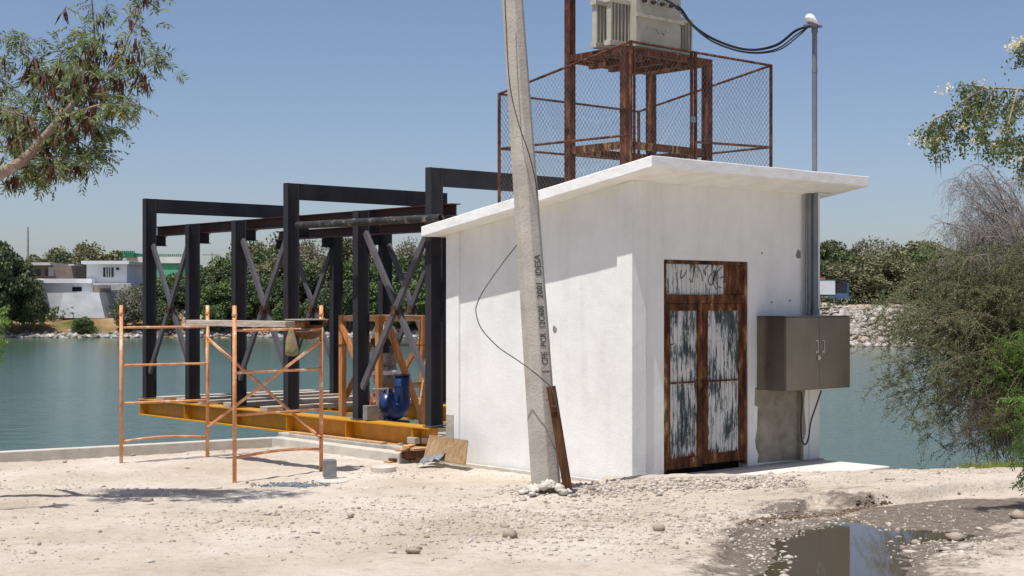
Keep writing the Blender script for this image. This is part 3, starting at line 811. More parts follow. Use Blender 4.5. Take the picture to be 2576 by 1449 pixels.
# ------------------------------------------------------------------ steel cabinet, conduit and service mast
cab = empty('electrical_cabinet', P(2.23, 0, 0.99), A, 'brushed steel electrical cabinet bolted to the door wall', 'cabinet')
cw, cd, ch = 1.30, 0.40, 0.89
mb = MB(); mb.box(0, cw, -cd, 0.022, 0, ch); mb.build('cabinet_body', M['box'], cab, bevel=0.004)
mb = MB(); mb.box(0.006, 0.658, -cd-.014, -cd-.001, .006, ch-.006); dl = mb.build('cabinet_door', M['box'], cab, bevel=0.002)
mb = MB(); mb.box(0.664, cw-.006, -cd-.014, -cd-.001, .006, ch-.006); dr = mb.build('cabinet_door', M['box'], cab, bevel=0.002)
for par, uu in ((dl, .60), (dr, .73)):
    mb = MB(); mb.bar((uu-.03, -cd-.02, .60), (uu+.02, -cd-.02, .60), .014, .014); mb.bar((uu+.02, -cd-.02, .60), (uu+.02, -cd-.02, .47), .014, .014)
    mb.box(uu-.03, uu+.03, -cd-.026, -cd-.015, .45, .475); mb.build('latch', M['chrome'], par)
mb = MB(); mb.lathe([(.0, 0), (.012, .0), (.012, .03), (0, .03)], (.655, -cd-.03, .37), 8); mb.box(.61, .645, -cd-.035, -cd-.016, .36, .42); mb.build('padlock', M['chrome'], dl)
mb = MB(); mb.box(-.012, cw+.012, -cd-.022, 0.02, ch+.001, ch+.012); mb.build('lid', M['box'], cab)

mast = empty('service_mast', P(3.26, -0.07, 1.9), A, 'grey conduit mast rising from the steel cabinet past the roof to a white weatherhead', 'service mast')
mb = MB(); mb.tube([(0,0,0),(0,0,1.56)], .043, 14); mb.tube([(0,0,1.56),(0,0,3.60)], .032, 14)
mb.tube([(0,0,-.0),(0,0,.07)], .055, 14); mb.tube([(0,0,3.05),(0,0,3.10)], .036, 14); mb.tube([(0,0,3.56),(0,0,3.66)], .040, 14)
mb.build('conduit', M['galv'], mast, smooth=False)
mb = MB(); mb.tube([(-.09,.02,0),(-.09,.02,1.56)], .022, 10); mb.tube([(-.135,.04,0),(-.12,.04,1.56)], .008, 6); mb.build('side_tube', M['galv'], mast)
mb = MB(); mb.box(-.16,.02,-.09,.05,1.555,1.575); mb.box(0.02,.26,-.06,.02,1.54,1.57); mb.build('roof_collar', M['rust'], mast)
bm = bmesh.new(); bmesh.ops.create_uvsphere(bm, u_segments=20, v_segments=12, radius=1)
for v in bm.verts:
    x, y, z = v.co
    if z < 0: z *= 0.12
    v.co = (-.045+x*.105-0.03*(z > .2), y*.07, 3.665+z*.115+(-x*.03))
whd = MB(); bm.verts.index_update(); whd.add([v.co[:] for v in bm.verts], [[v.index for v in f.verts] for f in bm.faces]); bm.free()
whd.build('weatherhead', M['whiteplastic'], mast, smooth=True)
mb = MB(); mb.box(-.155,.075,-.065,.065,3.625,3.645); mb.build('weatherhead_rim', M['galv'], mast)

cond = empty('lower_conduit', P(3.05, -0.02, 0.05), A, 'thin conduit running down the bare wall from under the cabinet', 'conduit')
mb = MB(); mb.tube([(0,-.01,0),(0,-.01,.94)], .022, 10); mb.box(-.03,.03,-.035,.02,.30,.33); mb.build('pipe', M['bare'], cond)
hose = MB()
hp = [at(2066,982,17.75), at(2055,1015,17.8), at(2040,1060,17.95), at(2034,1100,18.0), at(2026,1118,18.0), at(2017,1105,18.0), at(2015,1060,18.0), at(2018,1020,18.0), at(2016,985,18.0)]
def smooth_path(pts, k=6):
    pts = [Vector(p) for p in pts]; q = []
    for i in range(len(pts)-1):
        p0 = pts[max(i-1,0)]; p1 = pts[i]; p2 = pts[i+1]; p3 = pts[min(i+2,len(pts)-1)]
        for j in range(k):
            s = j/k; q.append(0.5*((2*p1)+(p2-p0)*s+(2*p0-5*p1+4*p2-p3)*s*s+(3*p1-p0-3*p2+p3)*s**3))
    q.append(pts[-1]); return q
hose.tube(smooth_path(hp), .010, 6); o = hose.build('loose_cable', M['black']); tag(o, 'black cable looping down below the steel cabinet', 'cable')
mb = MB()
for dx in (-.05, .0): mb.tube([(dx,0,0),(dx,0,.055)], .009, 6); mb.tube([(dx,0,.055),(dx+.0,0,.062)], .014, 6)
vz = RZ(-.35)
o = mb.build('anchor_bolts', M['rust'], None, loc=P(2.98,-.38,vz-.005), rz=A); tag(o, 'pair of small rusty bolts standing on the roof edge left of the mast', 'bolts')

# ------------------------------------------------------------------ transformer stand on the roof
st = empty('transformer_stand', P(0.7, 0.768, 0), A, 'rusty steel platform on four legs standing on the house roof', 'stand')
SB, SA_, ST = 1.47, 0.95, 5.10
def rz_(v): return RZ(v+0.768)-0.004
for (x, y, topz) in ((0,0,ST-.085), (SB,0,ST-.085), (0,SA_,7.6), (SB,SA_,ST-.085)):
    mb = MB(); mb.box(x-.05, x+.05, y-.05, y+.05, rz_(y), topz)
    mb.build('leg', M['rust'], st, bevel=0.003)
mb = MB(); z0, z1 = ST-.083, ST
mb.box(-.05, SB+.05, -.05, .02, z0, z1); mb.box(-.05, SB+.05, SA_-.02, SA_+.05, z0, z1) if False else mb.box(.055, SB+.05, SA_-.02, SA_+.05, z0, z1)
mb.box(-.05, .02, .021, SA_-.052, z0, z1); mb.box(SB-.02, SB+.05, .021, SA_-.021, z0, z1)
for k in range(4): mb.box(.021, SB-.021, .16+k*.2, .23+k*.2, z0+.01, z1-.004)
for k in range(3): mb.box(.30+k*.35, .38+k*.35, .0211, SA_-.0211, z0-.05, z0+.009)
mb.build('platform', M['rust'], st, bevel=0.003)
for (p, q) in (((.052, 0, 3.93), (SB-.052, 0, 3.93)), ((.052, SA_, 3.93), (SB-.052, SA_, 3.93)), ((0, .052, 3.93), (0, SA_-.052, 3.93)), ((SB, .052, 3.93), (SB, SA_-.052, 3.93))):
    mb = MB(); mb.bar(p, q, .05, .09); mb.build('cross_brace', M['rustpale'], st, bevel=0.003)

tr = empty('transformer', P(0.965, 0.85, ST), A, 'beige electrical transformer with cooling fins on the rusty stand', 'transformer')
TW, TD, TH = 0.81, 0.62, 0.86
mb = MB(); mb.box(0, TW, 0, TD, .02, TH); mb.build('tank', M['trafo'], tr, bevel=0.006)
mb = MB(); mb.box(-.012, TW+.035, -.035, -.001, .395, .435); mb.box(-.03, TW+.03, -.05, TD+.03, TH+.001, TH+.03); mb.build('flange', M['trafo'], tr, bevel=0.003)
mb = MB(); mb.box(.1,.7,.02,.09,.001,.019) ; mb.box(.1,.7,TD-.1,TD-.02,.001,.019); mb.build('skid', M['trafo'], tr)
def fins(x0, x1, y0, y1, z0, z1, nf, lab='radiator'):
    mb = MB(); mb.box(x0-.02, x1, y0-.012, y1+.012, z0, z0+.06)
    o = mb.build(lab, M['trafo'], tr, bevel=0.003)
    mb = MB(); mb.box(x0-.02, x1, y0-.012, y1+.012, z1-.055, z1); mb.build('header', M['trafo'], o, bevel=0.003)
    w_ = (x1-x0)
    for k in range(nf):
        xx = x0+.008+(w_-.03)*k/max(nf-1, 1); th = .026 if k == 0 else .014
        m2 = MB(); m2.box(xx, xx+th, y0, y1, z0+.061, z1-.056); m2.build('fin', M['trafo'], o)
fins(-.335, -.002, .10, .175, .03, .60, 6)
fins(-.335, -.002, .34, .415, .03, .60, 6)
fins(TW+.022, TW+.335, .10, .175, .03, .52, 6)
fins(TW+.022, TW+.335, .34, .415, .03, .60, 6)
for k in range(4):
    mb = MB(); xx = .12+k*.16
    mb.lathe([(.02,0),(.028,.015),(.018,.03),(.026,.045),(.016,.06),(.022,.075),(.012,.09)], (0,0,0), 12)
    mb.v = [(xx+a, -.005-c_, .60-b-.0+.0*a) for a, b, c_ in mb.v]
    mb.build('low_voltage_bushing', M['porcelain'], tr, smooth=True)
    mb = MB(); mb.box(xx-.014, xx+.014, -.115, -.09, .55, .63); mb.build('terminal_lug', M['chrome'], tr)
for k in range(3):
    mb = MB(); mb.lathe([(.05,0),(.05,.03),(.03,.05),(.06,.07),(.03,.10),(.06,.12),(.03,.15),(.055,.17),(.025,.2),(.012,.26)], (.18+k*.22, .35, TH+.031), 16)
    mb.build('high_voltage_bushing', M['porcelain'], tr, smooth=True)
mb = MB()
for (a, b, w_, h_) in ((.19,.27,.006,.03),(.30,.275,.02,.012),(.355,.262,.03,.02),(.38,.235,.022,.014),(.345,.215,.01,.008),(.47,.23,.034,.022),(.455,.255,.012,.02),(.52,.27,.014,.026),(.56,.262,.008,.014)):
    mb.box(a, a+w_, -.0025, -.0005, b, b+h_)
mb.build('worn_lettering', M['trafomark'], tr)

# service cables from transformer to weatherhead
mb = MB()
ends = []
for k in range(4):
    s_ = P(0.965+.12+k*.16, 0.85-.11, ST+.60); ends.append(s_)
    e_ = P(3.26-.12, -0.07+(-.03+.02*k), 5.52-.005*k)
    off = Vector((.006*math.cos(k*1.6), .010*math.sin(k*1.6), .007*math.sin(k*2.1)))
    j1 = at(1742+4*k, 62+4*k, 17.4)+off; j2 = at(1800, 100+3*k, 17.6)+off; j3 = at(1880, 124+3*k, 17.9)+off; j4 = at(1950+2*k, 112+5*k, 18.2)+off*1.4; j5 = at(2000+3*k, 75+5*k, 18.4)+off*1.6
    mb.tube(smooth_path([s_, s_+Vector((.02,-.04,.05-.02*k)), at(1705+3*k, 15+6*k, 17.3)+off, j1, j2, j3, j4, j5, e_], 6), .0095, 6)
o = mb.build('service_cables', M['black'], smooth=True); tag(o, 'bundle of black cables sagging from the transformer to the white weatherhead', 'cables')

# ------------------------------------------------------------------ chain-link enclosure on the roof
fen = empty('chain_link_fence', P(0.4, 0.4, 0), A, 'rusty chain-link enclosure around the transformer stand on the roof', 'fence')
FM, FL = 2.58, 2.30
def FT(v): return 5.07-0.158*v
def FB(v): return RZ(v+0.4)+0.0
posts = [(0,0),(FM,0),(0,FL),(FM,FL),(1.06,0),(1.13,0)]
for (x, y) in posts:
    mb = MB(); mb.tube([(x,y,FB(y)-.003),(x,y,FT(y)+.01)], .021, 8); mb.build('post', M['rust'], fen)
for (p, q) in (((0,0,FT(0)),(FM,0,FT(0))),((FM,0,FT(0)),(FM,FL,FT(FL))),((FM,FL,FT(FL)),(0,FL,FT(FL))),((0,FL,FT(FL)),(0,0,FT(0))),
               ((0,0,3.99),(0,FL,4.01)),((FM,0,4.03),(FM,FL,4.02)),((1.13,0,3.99),(FM,0,4.03)),((0,FL,4.01),(FM,FL,4.02)),
               ((.05,0,FT(0)-.06),(1.02,0,FT(0)-.06)),((.06,0,FT(0)-.06),(.06,0,FB(0)+.03))):
    mb = MB(); mb.tube([p, q], .016, 6); mb.build('rail', M['rust'], fen)
mb = MB(); mb.box(1.035, 1.10, -.03, -.005, 4.22, 4.29); mb.build('gate_latch', M['galv'], fen)
def mesh_panel(p0, p1, zb0, zb1, zt0, zt1):
    p0, p1 = np.array(p0, float), np.array(p1, float); Wd = np.linalg.norm(p1-p0); d = (p1-p0)/Wd
    sp = 0.062; a_, b_ = [], []
    zlo = min(zb0, zb1); zhi = max(zt0, zt1); H = zhi-zlo; slope = 1.25
    for sg in (1, -1):
        s_ = -H/slope
        while s_ < Wd+H/slope:
            # line x = s_ + t, z = zlo + sg*slope*(t) ; clip against x range and the sloping top and bottom
            N_ = 24; segs = []
            zz = np.linspace(zlo, zhi, N_*2); xx = s_ + (zz-zlo)/slope if sg > 0 else s_ - (zz-zlo)/slope
            if sg < 0: xx = xx + H/slope*0
            ok = (xx >= 0) & (xx <= Wd) & (zz >= zb0+(zb1-zb0)*xx/Wd) & (zz <= zt0+(zt1-zt0)*xx/Wd)
            idx = np.nonzero(ok)[0]
            if len(idx) > 1:
                i0, i1 = idx[0], idx[-1]
                a_.append([*(p0+d*xx[i0]), zz[i0]]); b_.append([*(p0+d*xx[i1]), zz[i1]])
            s_ += sp
    a_, b_ = np.array(a_), np.array(b_)
    v, f = stick(a_, b_, [.0017]*len(a_), [.0017]*len(a_))
    npmesh('wire_mesh', v, f, M['wire'], fen)
mesh_panel((0,-.012),(FM,-.012), FB(0)+.02, FB(0)+.02, FT(0), FT(0))
mesh_panel((-.012,0),(-.012,FL), FB(0)+.02, FB(FL)+.02, FT(0), FT(FL))
mesh_panel((0,FL+.01),(FM,FL+.01), FB(FL)+.02, FB(FL)+.02, FT(FL), FT(FL))
mesh_panel((FM+.01,0),(FM+.01,FL), FB(0)+.02, FB(FL)+.02, FT(0), FT(FL))
# ------------------------------------------------------------------ steel frame over the water
fr = empty('steel_gantry', P(0, 3.4, 0.45), A, 'large dark grey welded steel frame standing on yellow beams beside the house', 'steel frame')
V_ = lambda v: v-3.4
ROWV = [3.46, 5.06, 6.79, 8.24, 9.65, 11.08]
TALL = {0, 2, 5}
ZB = 0.45
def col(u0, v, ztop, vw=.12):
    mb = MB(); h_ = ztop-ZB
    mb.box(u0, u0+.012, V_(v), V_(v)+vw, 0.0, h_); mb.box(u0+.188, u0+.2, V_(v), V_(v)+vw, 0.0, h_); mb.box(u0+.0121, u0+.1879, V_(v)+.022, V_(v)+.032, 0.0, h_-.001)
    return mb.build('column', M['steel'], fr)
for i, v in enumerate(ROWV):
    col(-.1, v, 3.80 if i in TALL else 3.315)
    col(2.7, v, 3.80 if i in TALL else 3.315)
for i, v in enumerate(ROWV):
    for u0 in (-.1, 2.7):
        mb = MB(); mb.box(u0-.025, u0+.225, V_(v)-.025, V_(v)+.145, .0005, .014); mb.build('base_plate', M['steel_lit'], fr)
for i in TALL:
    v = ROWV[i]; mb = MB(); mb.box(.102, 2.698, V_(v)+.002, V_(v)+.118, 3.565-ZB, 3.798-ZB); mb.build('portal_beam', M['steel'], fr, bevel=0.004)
def ibeam(mb, x0, x1, y0, y1, z0, z1, axis='y', tf=.012, tw=.012):
    mb.box(x0, x1, y0, y1, z0, z0+tf); mb.box(x0, x1, y0, y1, z1-tf, z1)
    if axis == 'y': c = (x0+x1)/2; mb.box(c-tw/2, c+tw/2, y0, y1, z0+tf, z1-tf)
    else: c = (y0+y1)/2; mb.box(x0, x1, c-tw/2, c+tw/2, z0+tf, z1-tf)
for (x0, x1) in ((.115, .265), (2.535, 2.685)):
    mb = MB(); ibeam(mb, x0, x1, V_(3.30), V_(11.22), 3.175-ZB, 3.335-ZB); mb.build('runway_girder', M['girder'], fr)
for v in ROWV:
    for (x0, x1) in ((.102, .30), (2.50, 2.698)):
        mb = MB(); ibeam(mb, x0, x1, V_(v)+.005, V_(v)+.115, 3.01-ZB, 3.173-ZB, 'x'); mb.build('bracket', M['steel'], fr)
for u in (-.0, 2.8):
    for (i, j) in ((0, 1), (2, 3), (4, 5)):
        va, vb = V_(ROWV[i])+.12, V_(ROWV[j])
        for (za, zb, du) in ((3.02, 0.88, -.028), (0.88, 3.02, .028)):
            mb = MB(); mb.bar((u+du, va+.001, za-ZB), (u+du, vb-.001, zb-ZB), .05, .085); mb.build('cross_brace', M['steel_lit'], fr, bevel=0.003)
        mb = MB(); mb.box(u-.06, u+.06, (va+vb)/2-.05, (va+vb)/2+.05, 1.95-ZB-.06, 1.95-ZB+.06); mb.build('weld_plate', M['rust'], fr)

def ybeam(u0, u1, va, vb, lab):
    o = empty('yellow_beam', P(0, 3.4, 0.17), A, lab, 'steel beam', 'yellow beams under the steel frame')
    mb = MB(); ibeam(mb, u0, u1, V_(va), V_(vb), 0, .272, 'y', .016, .014); mb.build('i_section', M['yellow'], o)
    v = va+.35
    while v < vb:
        c = (u0+u1)/2
        for (a, b) in ((u0+.012, c-.008), (c+.008, u1-.012)):
            mb = MB(); mb.box(a, b, V_(v), V_(v)+.014, .017, .255); mb.build('stiffener', M['yellow'], o)
        v += 1.48
    return o
ybeam(-.16, .14, 3.44, 11.25, 'long yellow beam nearest the yard, jutting out over the water')
ybeam(2.62, 2.92, 3.44, 11.25, 'yellow beam on the far side of the steel frame over the water')
mb = MB(); ibeam(mb, .145, 2.615, V_(11.02), V_(11.22), 0, .272, 'x', .016, .014)
o = mb.build('yellow_beam', M['yellow'], None, loc=P(0,3.4,.17), rz=A); tag(o, 'short yellow cross beam at the outer end of the frame', 'steel beam', 'yellow beams under the steel frame')
# bearing timbers under the beam
for k, (va, vb) in enumerate(((3.75, 5.05), (5.2, 6.6))):
    mb = MB(); mb.box(-.15, .12, V_(va), V_(vb), 0.017-.03+.0, 0.0-.001); 
planks = [(7.40,.20,'nearest of the weathered planks laid across the yellow beams'),(8.52,.22,'weathered plank across the beams between two middle columns'),(9.25,.14,'narrow weathered plank across the beams past the middle'),
          (9.97,.24,'second weathered plank from the outer end of the beams'),(10.55,.26,'outermost weathered plank across the yellow beams')]
for k, (v, w_, lb) in enumerate(planks):
    mb = MB(); mb.box(-.13+.05*(k % 2), 2.95-.1*(k % 3), -w_/2, w_/2, 0, .065)
    o = mb.build('plank', M['plank'], None, loc=P(0, v, ZB-.006), rz=A+R((-1, 1.2, -.6, .8, -1)[k]), bevel=0.004)
    tag(o, lb, 'plank', 'planks across the yellow beams')

# loose pipe lying on the roof edge
p0, p1 = P(-.49, 5.95, 3.13), P(-.215, 3.12, 3.124)
d = (p1-p0); Lp = d.length; q = d.to_track_quat('Z', 'Y')
mb = MB(); n = 18; Ro, Ri = .052, .040
vs_ = []; fs_ = []
for (r_, z_) in ((Ro, 0), (Ro, Lp), (Ri, Lp), (Ri, 0)):
    for k in range(n): vs_.append((r_*math.cos(2*math.pi*k/n), r_*math.sin(2*math.pi*k/n), z_))
for i in range(4):
    for k in range(n): j = (i+1) % 4; fs_.append((i*n+k, i*n+(k+1) % n, j*n+(k+1) % n, j*n+k))
mb.add(vs_, fs_); o = mb.build('black_pipe', M['oldpipe'], None, loc=p0, smooth=False); o.rotation_euler = q.to_euler()
tag(o, 'scuffed black steel pipe lying from the roof edge out along the frame', 'pipe')

# ------------------------------------------------------------------ pump and its timber crate
cr = empty('timber_crate', P(.70, 5.65, ZB), A, 'open crate of orange timber posts and diagonals around the pump', 'crate')
CU, CV, CZ = .80, .90, 1.42
def post(x, y, h=CZ, w_=.085): 
    mb = MB(); mb.box(x-w_/2, x+w_/2, y-w_/2, y+w_/2, -.28 if False else -.25, h); mb.build('post', M['wood'], cr, bevel=0.004)
for (x, y) in ((0,0),(CU,0),(0,CV),(CU,CV)): post(x, y)
def bar_(name, p, q, w_=.035, h_=.085, m='woodh'):
    mb = MB(); mb.bar(p, q, w_, h_); mb.build(name, M[m], cr, bevel=0.003)
zt = CZ-.045
bar_('rail', (.044,0,zt), (CU-.044,0,zt)); bar_('rail', (0,.044,zt), (0,CV-.044,zt)); bar_('rail', (CU,.044,zt), (CU,CV-.044,zt)); bar_('rail', (.044,CV,zt), (CU-.044,CV,zt))
bar_('rail', (.044,-.0,.40), (CU-.044,-.0,.40))
bar_('diagonal', (-.062,CV-.05,CZ-.12), (-.062,.05,.15), .035, .09, 'wood'); bar_('diagonal', (.10,-.063,CZ-.10), (CU-.05,-.063,-.15), .035, .10, 'wood')
bar_('diagonal', (CU+.063,.06,CZ-.3), (CU+.063,CV-.1,.3), .035, .08, 'wood'); bar_('diagonal', (.1,CV+.06,.2), (CU-.1,CV+.06,CZ-.2), .035, .08, 'wood')
bar_('rail', (.044,.14,CZ-.03), (CU-.3,.30,CZ-.03), .05, .05)
mb = MB(); 
for s_ in range(4):
    a = [(-.05,-.05),(CU+.05,-.05),(CU+.05,CV+.05),(-.05,CV+.05)]
    mb.tube([(*a[s_],.98),(*a[(s_+1)%4],.98)], .006, 5)
mb.build('binding_wire', M['black'], cr)
for (px0, py0, px1, py1, Y, lb) in ((892,1046,903,978,20.9,'short timber stick leaning against the crate, left of it'),(1052,1057,1078,880,20.3,'long timber stick leaning against the right side of the crate')):
    a, b = at(px0,py0,Y), at(px1,py1,Y+.15); mb = MB(); mb.bar(Vector((0,0,0)), b-a, .035, .045)
    o = mb.build('timber_stick', M['woodh'], None, loc=a); tag(o, lb, 'timber', 'loose sticks at the crate')

pump = empty('water_pump', P(1.08, 6.02, .30), A, 'wrapped vertical pump motor with a blue discharge elbow inside the crate', 'pump')
mb = MB(); mb.lathe([(.12,.55),(.17,.57),(.185,.62),(.18,.80),(.165,.84),(.18,.88),(.185,1.02),(.16,1.08),(.17,1.10),(.19,1.12),(.19,1.30),(.15,1.40),(.05,1.44)], (0,0,0), 22); 
g = random.Random(4); mb.v = [(x*(1+g.uniform(-.05,.05)), y*(1+g.uniform(-.05,.05)), z) for x, y, z in mb.v]
mb.build('motor', M['silverwrap'], pump)
mb = MB(); mb.lathe([(.20,1.13),(.21,1.14),(.21,1.22),(.20,1.23)], (0,0,0), 22); mb.build('strap_band', M['black'], pump)
mb = MB(); mb.lathe([(.195,.70),(.20,.71),(.20,.75),(.195,.76)], (0,0,0), 22); mb.build('strap_band', M['whiteplastic'], pump)
mb = MB(); mb.lathe([(.20,.38),(.20,.42),(.13,.44),(.12,.545)], (0,0,0), 22); mb.lathe([(.09,-.1),(.09,.37)], (0,0,0), 16); mb.build('pump_head', M['blue'], pump)
mb = MB(); mb.box(-.22, -.06, -.20, -.10, 1.02, 1.15, .01); mb.build('junction_box', M['black'], pump)
elb = empty('blue_elbow_pipe', P(.70, 5.38, .46), A, 'dark blue pipe elbow curving up in front of the crate', 'pipe elbow')
ex = []
for k in range(13):
    t = math.pi*k/12
    ex.append(Vector((.135-.135*math.cos(t)-.06, 0, .17-.135*math.sin(t))))
pts = [Vector((-.055,0,.30))]+ex+[Vector((.21,0,.40)), Vector((.21,0,.56))]
mb = MB(); mb.tube(pts, [.09]+[.118]*(len(pts)-3)+[.106, .106], 20, cap=True); mb.build('bend', M['blue'], elb, smooth=True)
mb = MB(); mb.lathe([(.107,.55),(.122,.552),(.122,.572),(.10,.574)], (.21,0,0), 20); mb.lathe([(.107,.395),(.116,.40),(.116,.42),(.107,.425)], (.21,0,0), 20); mb.build('flange', M['blue'], elb, smooth=False)
mb = MB(); mb.box(-.10,.26,-.11,.11,-.24,-.09); mb.build('saddle', M['darkwood'], elb)
mg = empty('white_grille', P(.40, 5.46, .22), A, 'white diamond-mesh grille standing in front of the pump', 'grille')
mb = MB(); mb.box(-.02,.0,-.012,.012,.1,.62); mb.box(.30,.32,-.012,.012,.1,.62); mb.box(0.001,.299,-.012,.012,.60,.62); mb.box(0.001,.299,-.012,.012,.1,.12); mb.build('rim', M['whitemetal'], mg)
a_, b_ = [], []
for k in range(-10, 14):
    for sg in (1, -1):
        x0 = k*.05; zz = [(z_, x0+sg*(z_-.12)*.62) for z_ in np.linspace(.12,.60,25)]
        ok = [(x_, z_) for z_, x_ in zz if 0 <= x_ <= .3]
        if len(ok) > 1: a_.append([ok[0][0],0,ok[0][1]]); b_.append([ok[-1][0],0,ok[-1][1]])
v, f = stick(np.array(a_), np.array(b_), [.005]*len(a_), [.005]*len(a_)); npmesh('diamond_mesh', v, f, M['whitemetal'], mg)

def hblock(name, loc, rz, lab, L=.17, W_=.17, H=.2, mat='block', cores=True, group=None):
    o = empty(name, loc, rz, lab, 'concrete block', group)
    mb = MB()
    t_ = .03
    if cores:
        mb.box(0, L, 0, t_, 0, H); mb.box(0, L, W_-t_, W_, 0, H); mb.box(0, t_, t_, W_-t_, 0, H); mb.box(L-t_, L, t_, W_-t_, 0, H)
        mb.box(t_, L-t_, t_, W_-t_, 0, H-.05)
    else: mb.box(0, L, 0, W_, 0, H)
    mb.build('block_shell', M[mat], o, bevel=0.005)
    return o
hblock('concrete_block', P(-.09, 4.86, ZB+.002)-Vector((0,0,0)), A, 'small grey block with a red cap sitting on the yellow beam', .19, .10, .2, 'block', False)
o = MB(); o.lathe([(.012,0),(.012,.03),(.018,.032),(.018,.05),(.006,.055)], (0,0,0), 10); o = o.build('bottle_cap', M['red'], None, loc=P(.02,4.91,ZB+.203)); tag(o, 'tiny red cap on top of the block on the beam', 'cap')

# ------------------------------------------------------------------ scaffold
sc = empty('scaffold', onz(590,1213), 0, 'orange tubular scaffold tower of two ladder frames with crossed braces', 'scaffold')
S0 = onz(590,1213); S1 = onz(808,1187); S2 = onz(305,1165); S3 = onz(522,1152)
def L_(p, z): return (p.x-S0.x, p.y-S0.y, z-S0.z)
RUNG = (1.735, 1.25, .765, .275)
for (a, b, nm) in ((S0, S1, 'near'), (S2, S3, 'far')):
    for p in (a, b):
        mb = MB(); mb.tube([L_(p, -.02), L_(p, 2.02)], .024, 12)
        o = mb.build('upright', M['scaf'], sc, smooth=True)
        m2 = MB(); m2.tube([L_(p, 1.90), L_(p, 1.925)], .030, 12); m2.build('pin_collar', M['scaf'], o)
    for z_ in RUNG:
        pa, pb = Vector(L_(a, z_)), Vector(L_(b, z_)); pts = [pa.lerp(pb, k/8) for k in range(9)]
        if z_ < .3:
            for k, q in enumerate(pts): q.z += .035*math.sin(math.pi*k/8)
        mb = MB(); mb.tube(pts, .0165, 10); mb.build('rung', M['scaf'], sc, smooth=True)
for (p, za, q_, zb) in ((S1, 1.59, S3, .405), (S3, 1.60, S1, .42)):
    mb = MB(); a, b = Vector(L_(p, za)), Vector(L_(q_, zb))
    off = Vector((0, -.04, 0)) if za == 1.59 else Vector((0, -.075, 0))
    mb.bar(a+off, b+off, .028, .028); mb.build('diagonal_brace', M['scaf'], sc)
for (p, z_) in ((S1,1.59),(S3,.405),(S3,1.60),(S1,.42)):
    mb = MB(); c = Vector(L_(p, z_)); mb.bar(c+Vector((0,-.09,0)), c, .016, .016); mb.build('brace_pin', M['rust'], sc)
# board across the tower top
bl = at(486,806,19.1); brr = at(738,808,17.62)
a, b = Vector((bl.x, bl.y, 1.755)), Vector((brr.x, brr.y, 1.755)); a.y += .0
dv = (b-a); rz = math.atan2(dv.y, dv.x)
mb = MB(); mb.box(0, dv.length, -.12, .12, 0, .075); o = mb.build('scaffold_board', M['plank'], None, loc=a, rz=rz, bevel=0.005)
tag(o, 'thick weathered board laid across the two scaffold frames', 'board')
tb = at(742,826,17.62); tray = empty('wooden_float_box', (tb.x, tb.y+.02, 1.755), math.atan2(S1.y-S0.y, S1.x-S0.x), 'small dark brown timber box on the scaffold beside the board', 'box')
mb = MB(); mb.box(0,.36,-.16,.16,0,.03); mb.box(0,.09,-.16,.16,.031,.085); mb.box(.30,.36,-.16,.16,.031,.085); mb.box(.0901,.2999,.10,.16,.031,.085); mb.build('box_body', M['darkwood'], tray, bevel=0.005)
mb = MB(); mb.box(-.01,.38,-.175,.175,.087,.10); mb.build('lid_board', M['plank'], tray)
c0 = at(733,829,17.40); mb = MB()
mb.lathe([(.012,.10),(.03,.06),(.062,-.05),(.085,-.16),(.075,-.22),(.04,-.24)], (0,0,0), 14); g = random.Random(9)
mb.v = [(x*(1+g.uniform(-.14,.14)), y*.45*(1+g.uniform(-.2,.2)), z) for x, y, z in mb.v]
o = mb.build('work_glove_bag', M['sack'], None, loc=(c0.x, c0.y, 1.66), smooth=True); tag(o, 'khaki cloth bag hanging from the top scaffold rung', 'bag')
c0 = at(775,829,17.5); mb = MB(); mb.lathe([(.05,-.10),(.12,-.075),(.16,-.02),(.165,.0)], (0,0,0), 16)
o = mb.build('mortar_pan', M['darkwood'], None, loc=(c0.x, c0.y+.02, 1.715), smooth=True); tag(o, 'dark round pan hanging under the scaffold box', 'pan')

# ------------------------------------------------------------------ small things on the ground
def gz(x, y): return float(height(np.array([x]), np.array([y]))[0])
c0 = onz(813,1210); mb = MB(); 
d0 = onz(830,1213); mb.lathe([(.02,0),(.19,0),(.20,.012),(.19,.026),(.02,.026)], (0,0,0), 26)
o = mb.build('concrete_disc', M['concpale'], None, loc=(d0.x+.02, d0.y+.10, gz(d0.x,d0.y)-.004)); tag(o, 'flat pale concrete disc under the hollow block', 'concrete disc', 'round concrete discs')
hblock('concrete_block', (c0.x, c0.y+.05, gz(c0.x, c0.y)+.026), R(12), 'hollow grey concrete block standing by the right scaffold upright', .15, .16, .20)
d0 = onz(964,1184); mb = MB(); mb.lathe([(.02,0),(.15,0),(.155,.01),(.155,.055),(.145,.065),(.02,.065)], (0,0,0), 26)
o = mb.build('concrete_disc', M['concpale'], None, loc=(d0.x, d0.y, gz(d0.x,d0.y)-.004)); tag(o, 'small thick concrete disc lying beside the foundation step', 'concrete disc', 'round concrete discs')
# plywood sheet leaning on the corner of the house
a, b, c_, d_ = at(1068,1152,18.62), at(1172,1170,17.98), at(1178,1109,18.12), at(1083,1095,18.80)
mb = MB(); nrm = (b-a).cross(d_-a).normalized()*.018
mb.add([Vector((0,0,0)), b-a, c_-a, d_-a, nrm, b-a+nrm, c_-a+nrm, d_-a+nrm], [(0,1,2,3),(7,6,5,4),(0,4,5,1),(1,5,6,2),(2,6,7,3),(3,7,4,0)])
a.z = max(a.z, .0); o = mb.build('plywood_sheet', M['ply'], None, loc=a); tag(o, 'brown plywood offcut leaning on the white wall end', 'plywood sheet')
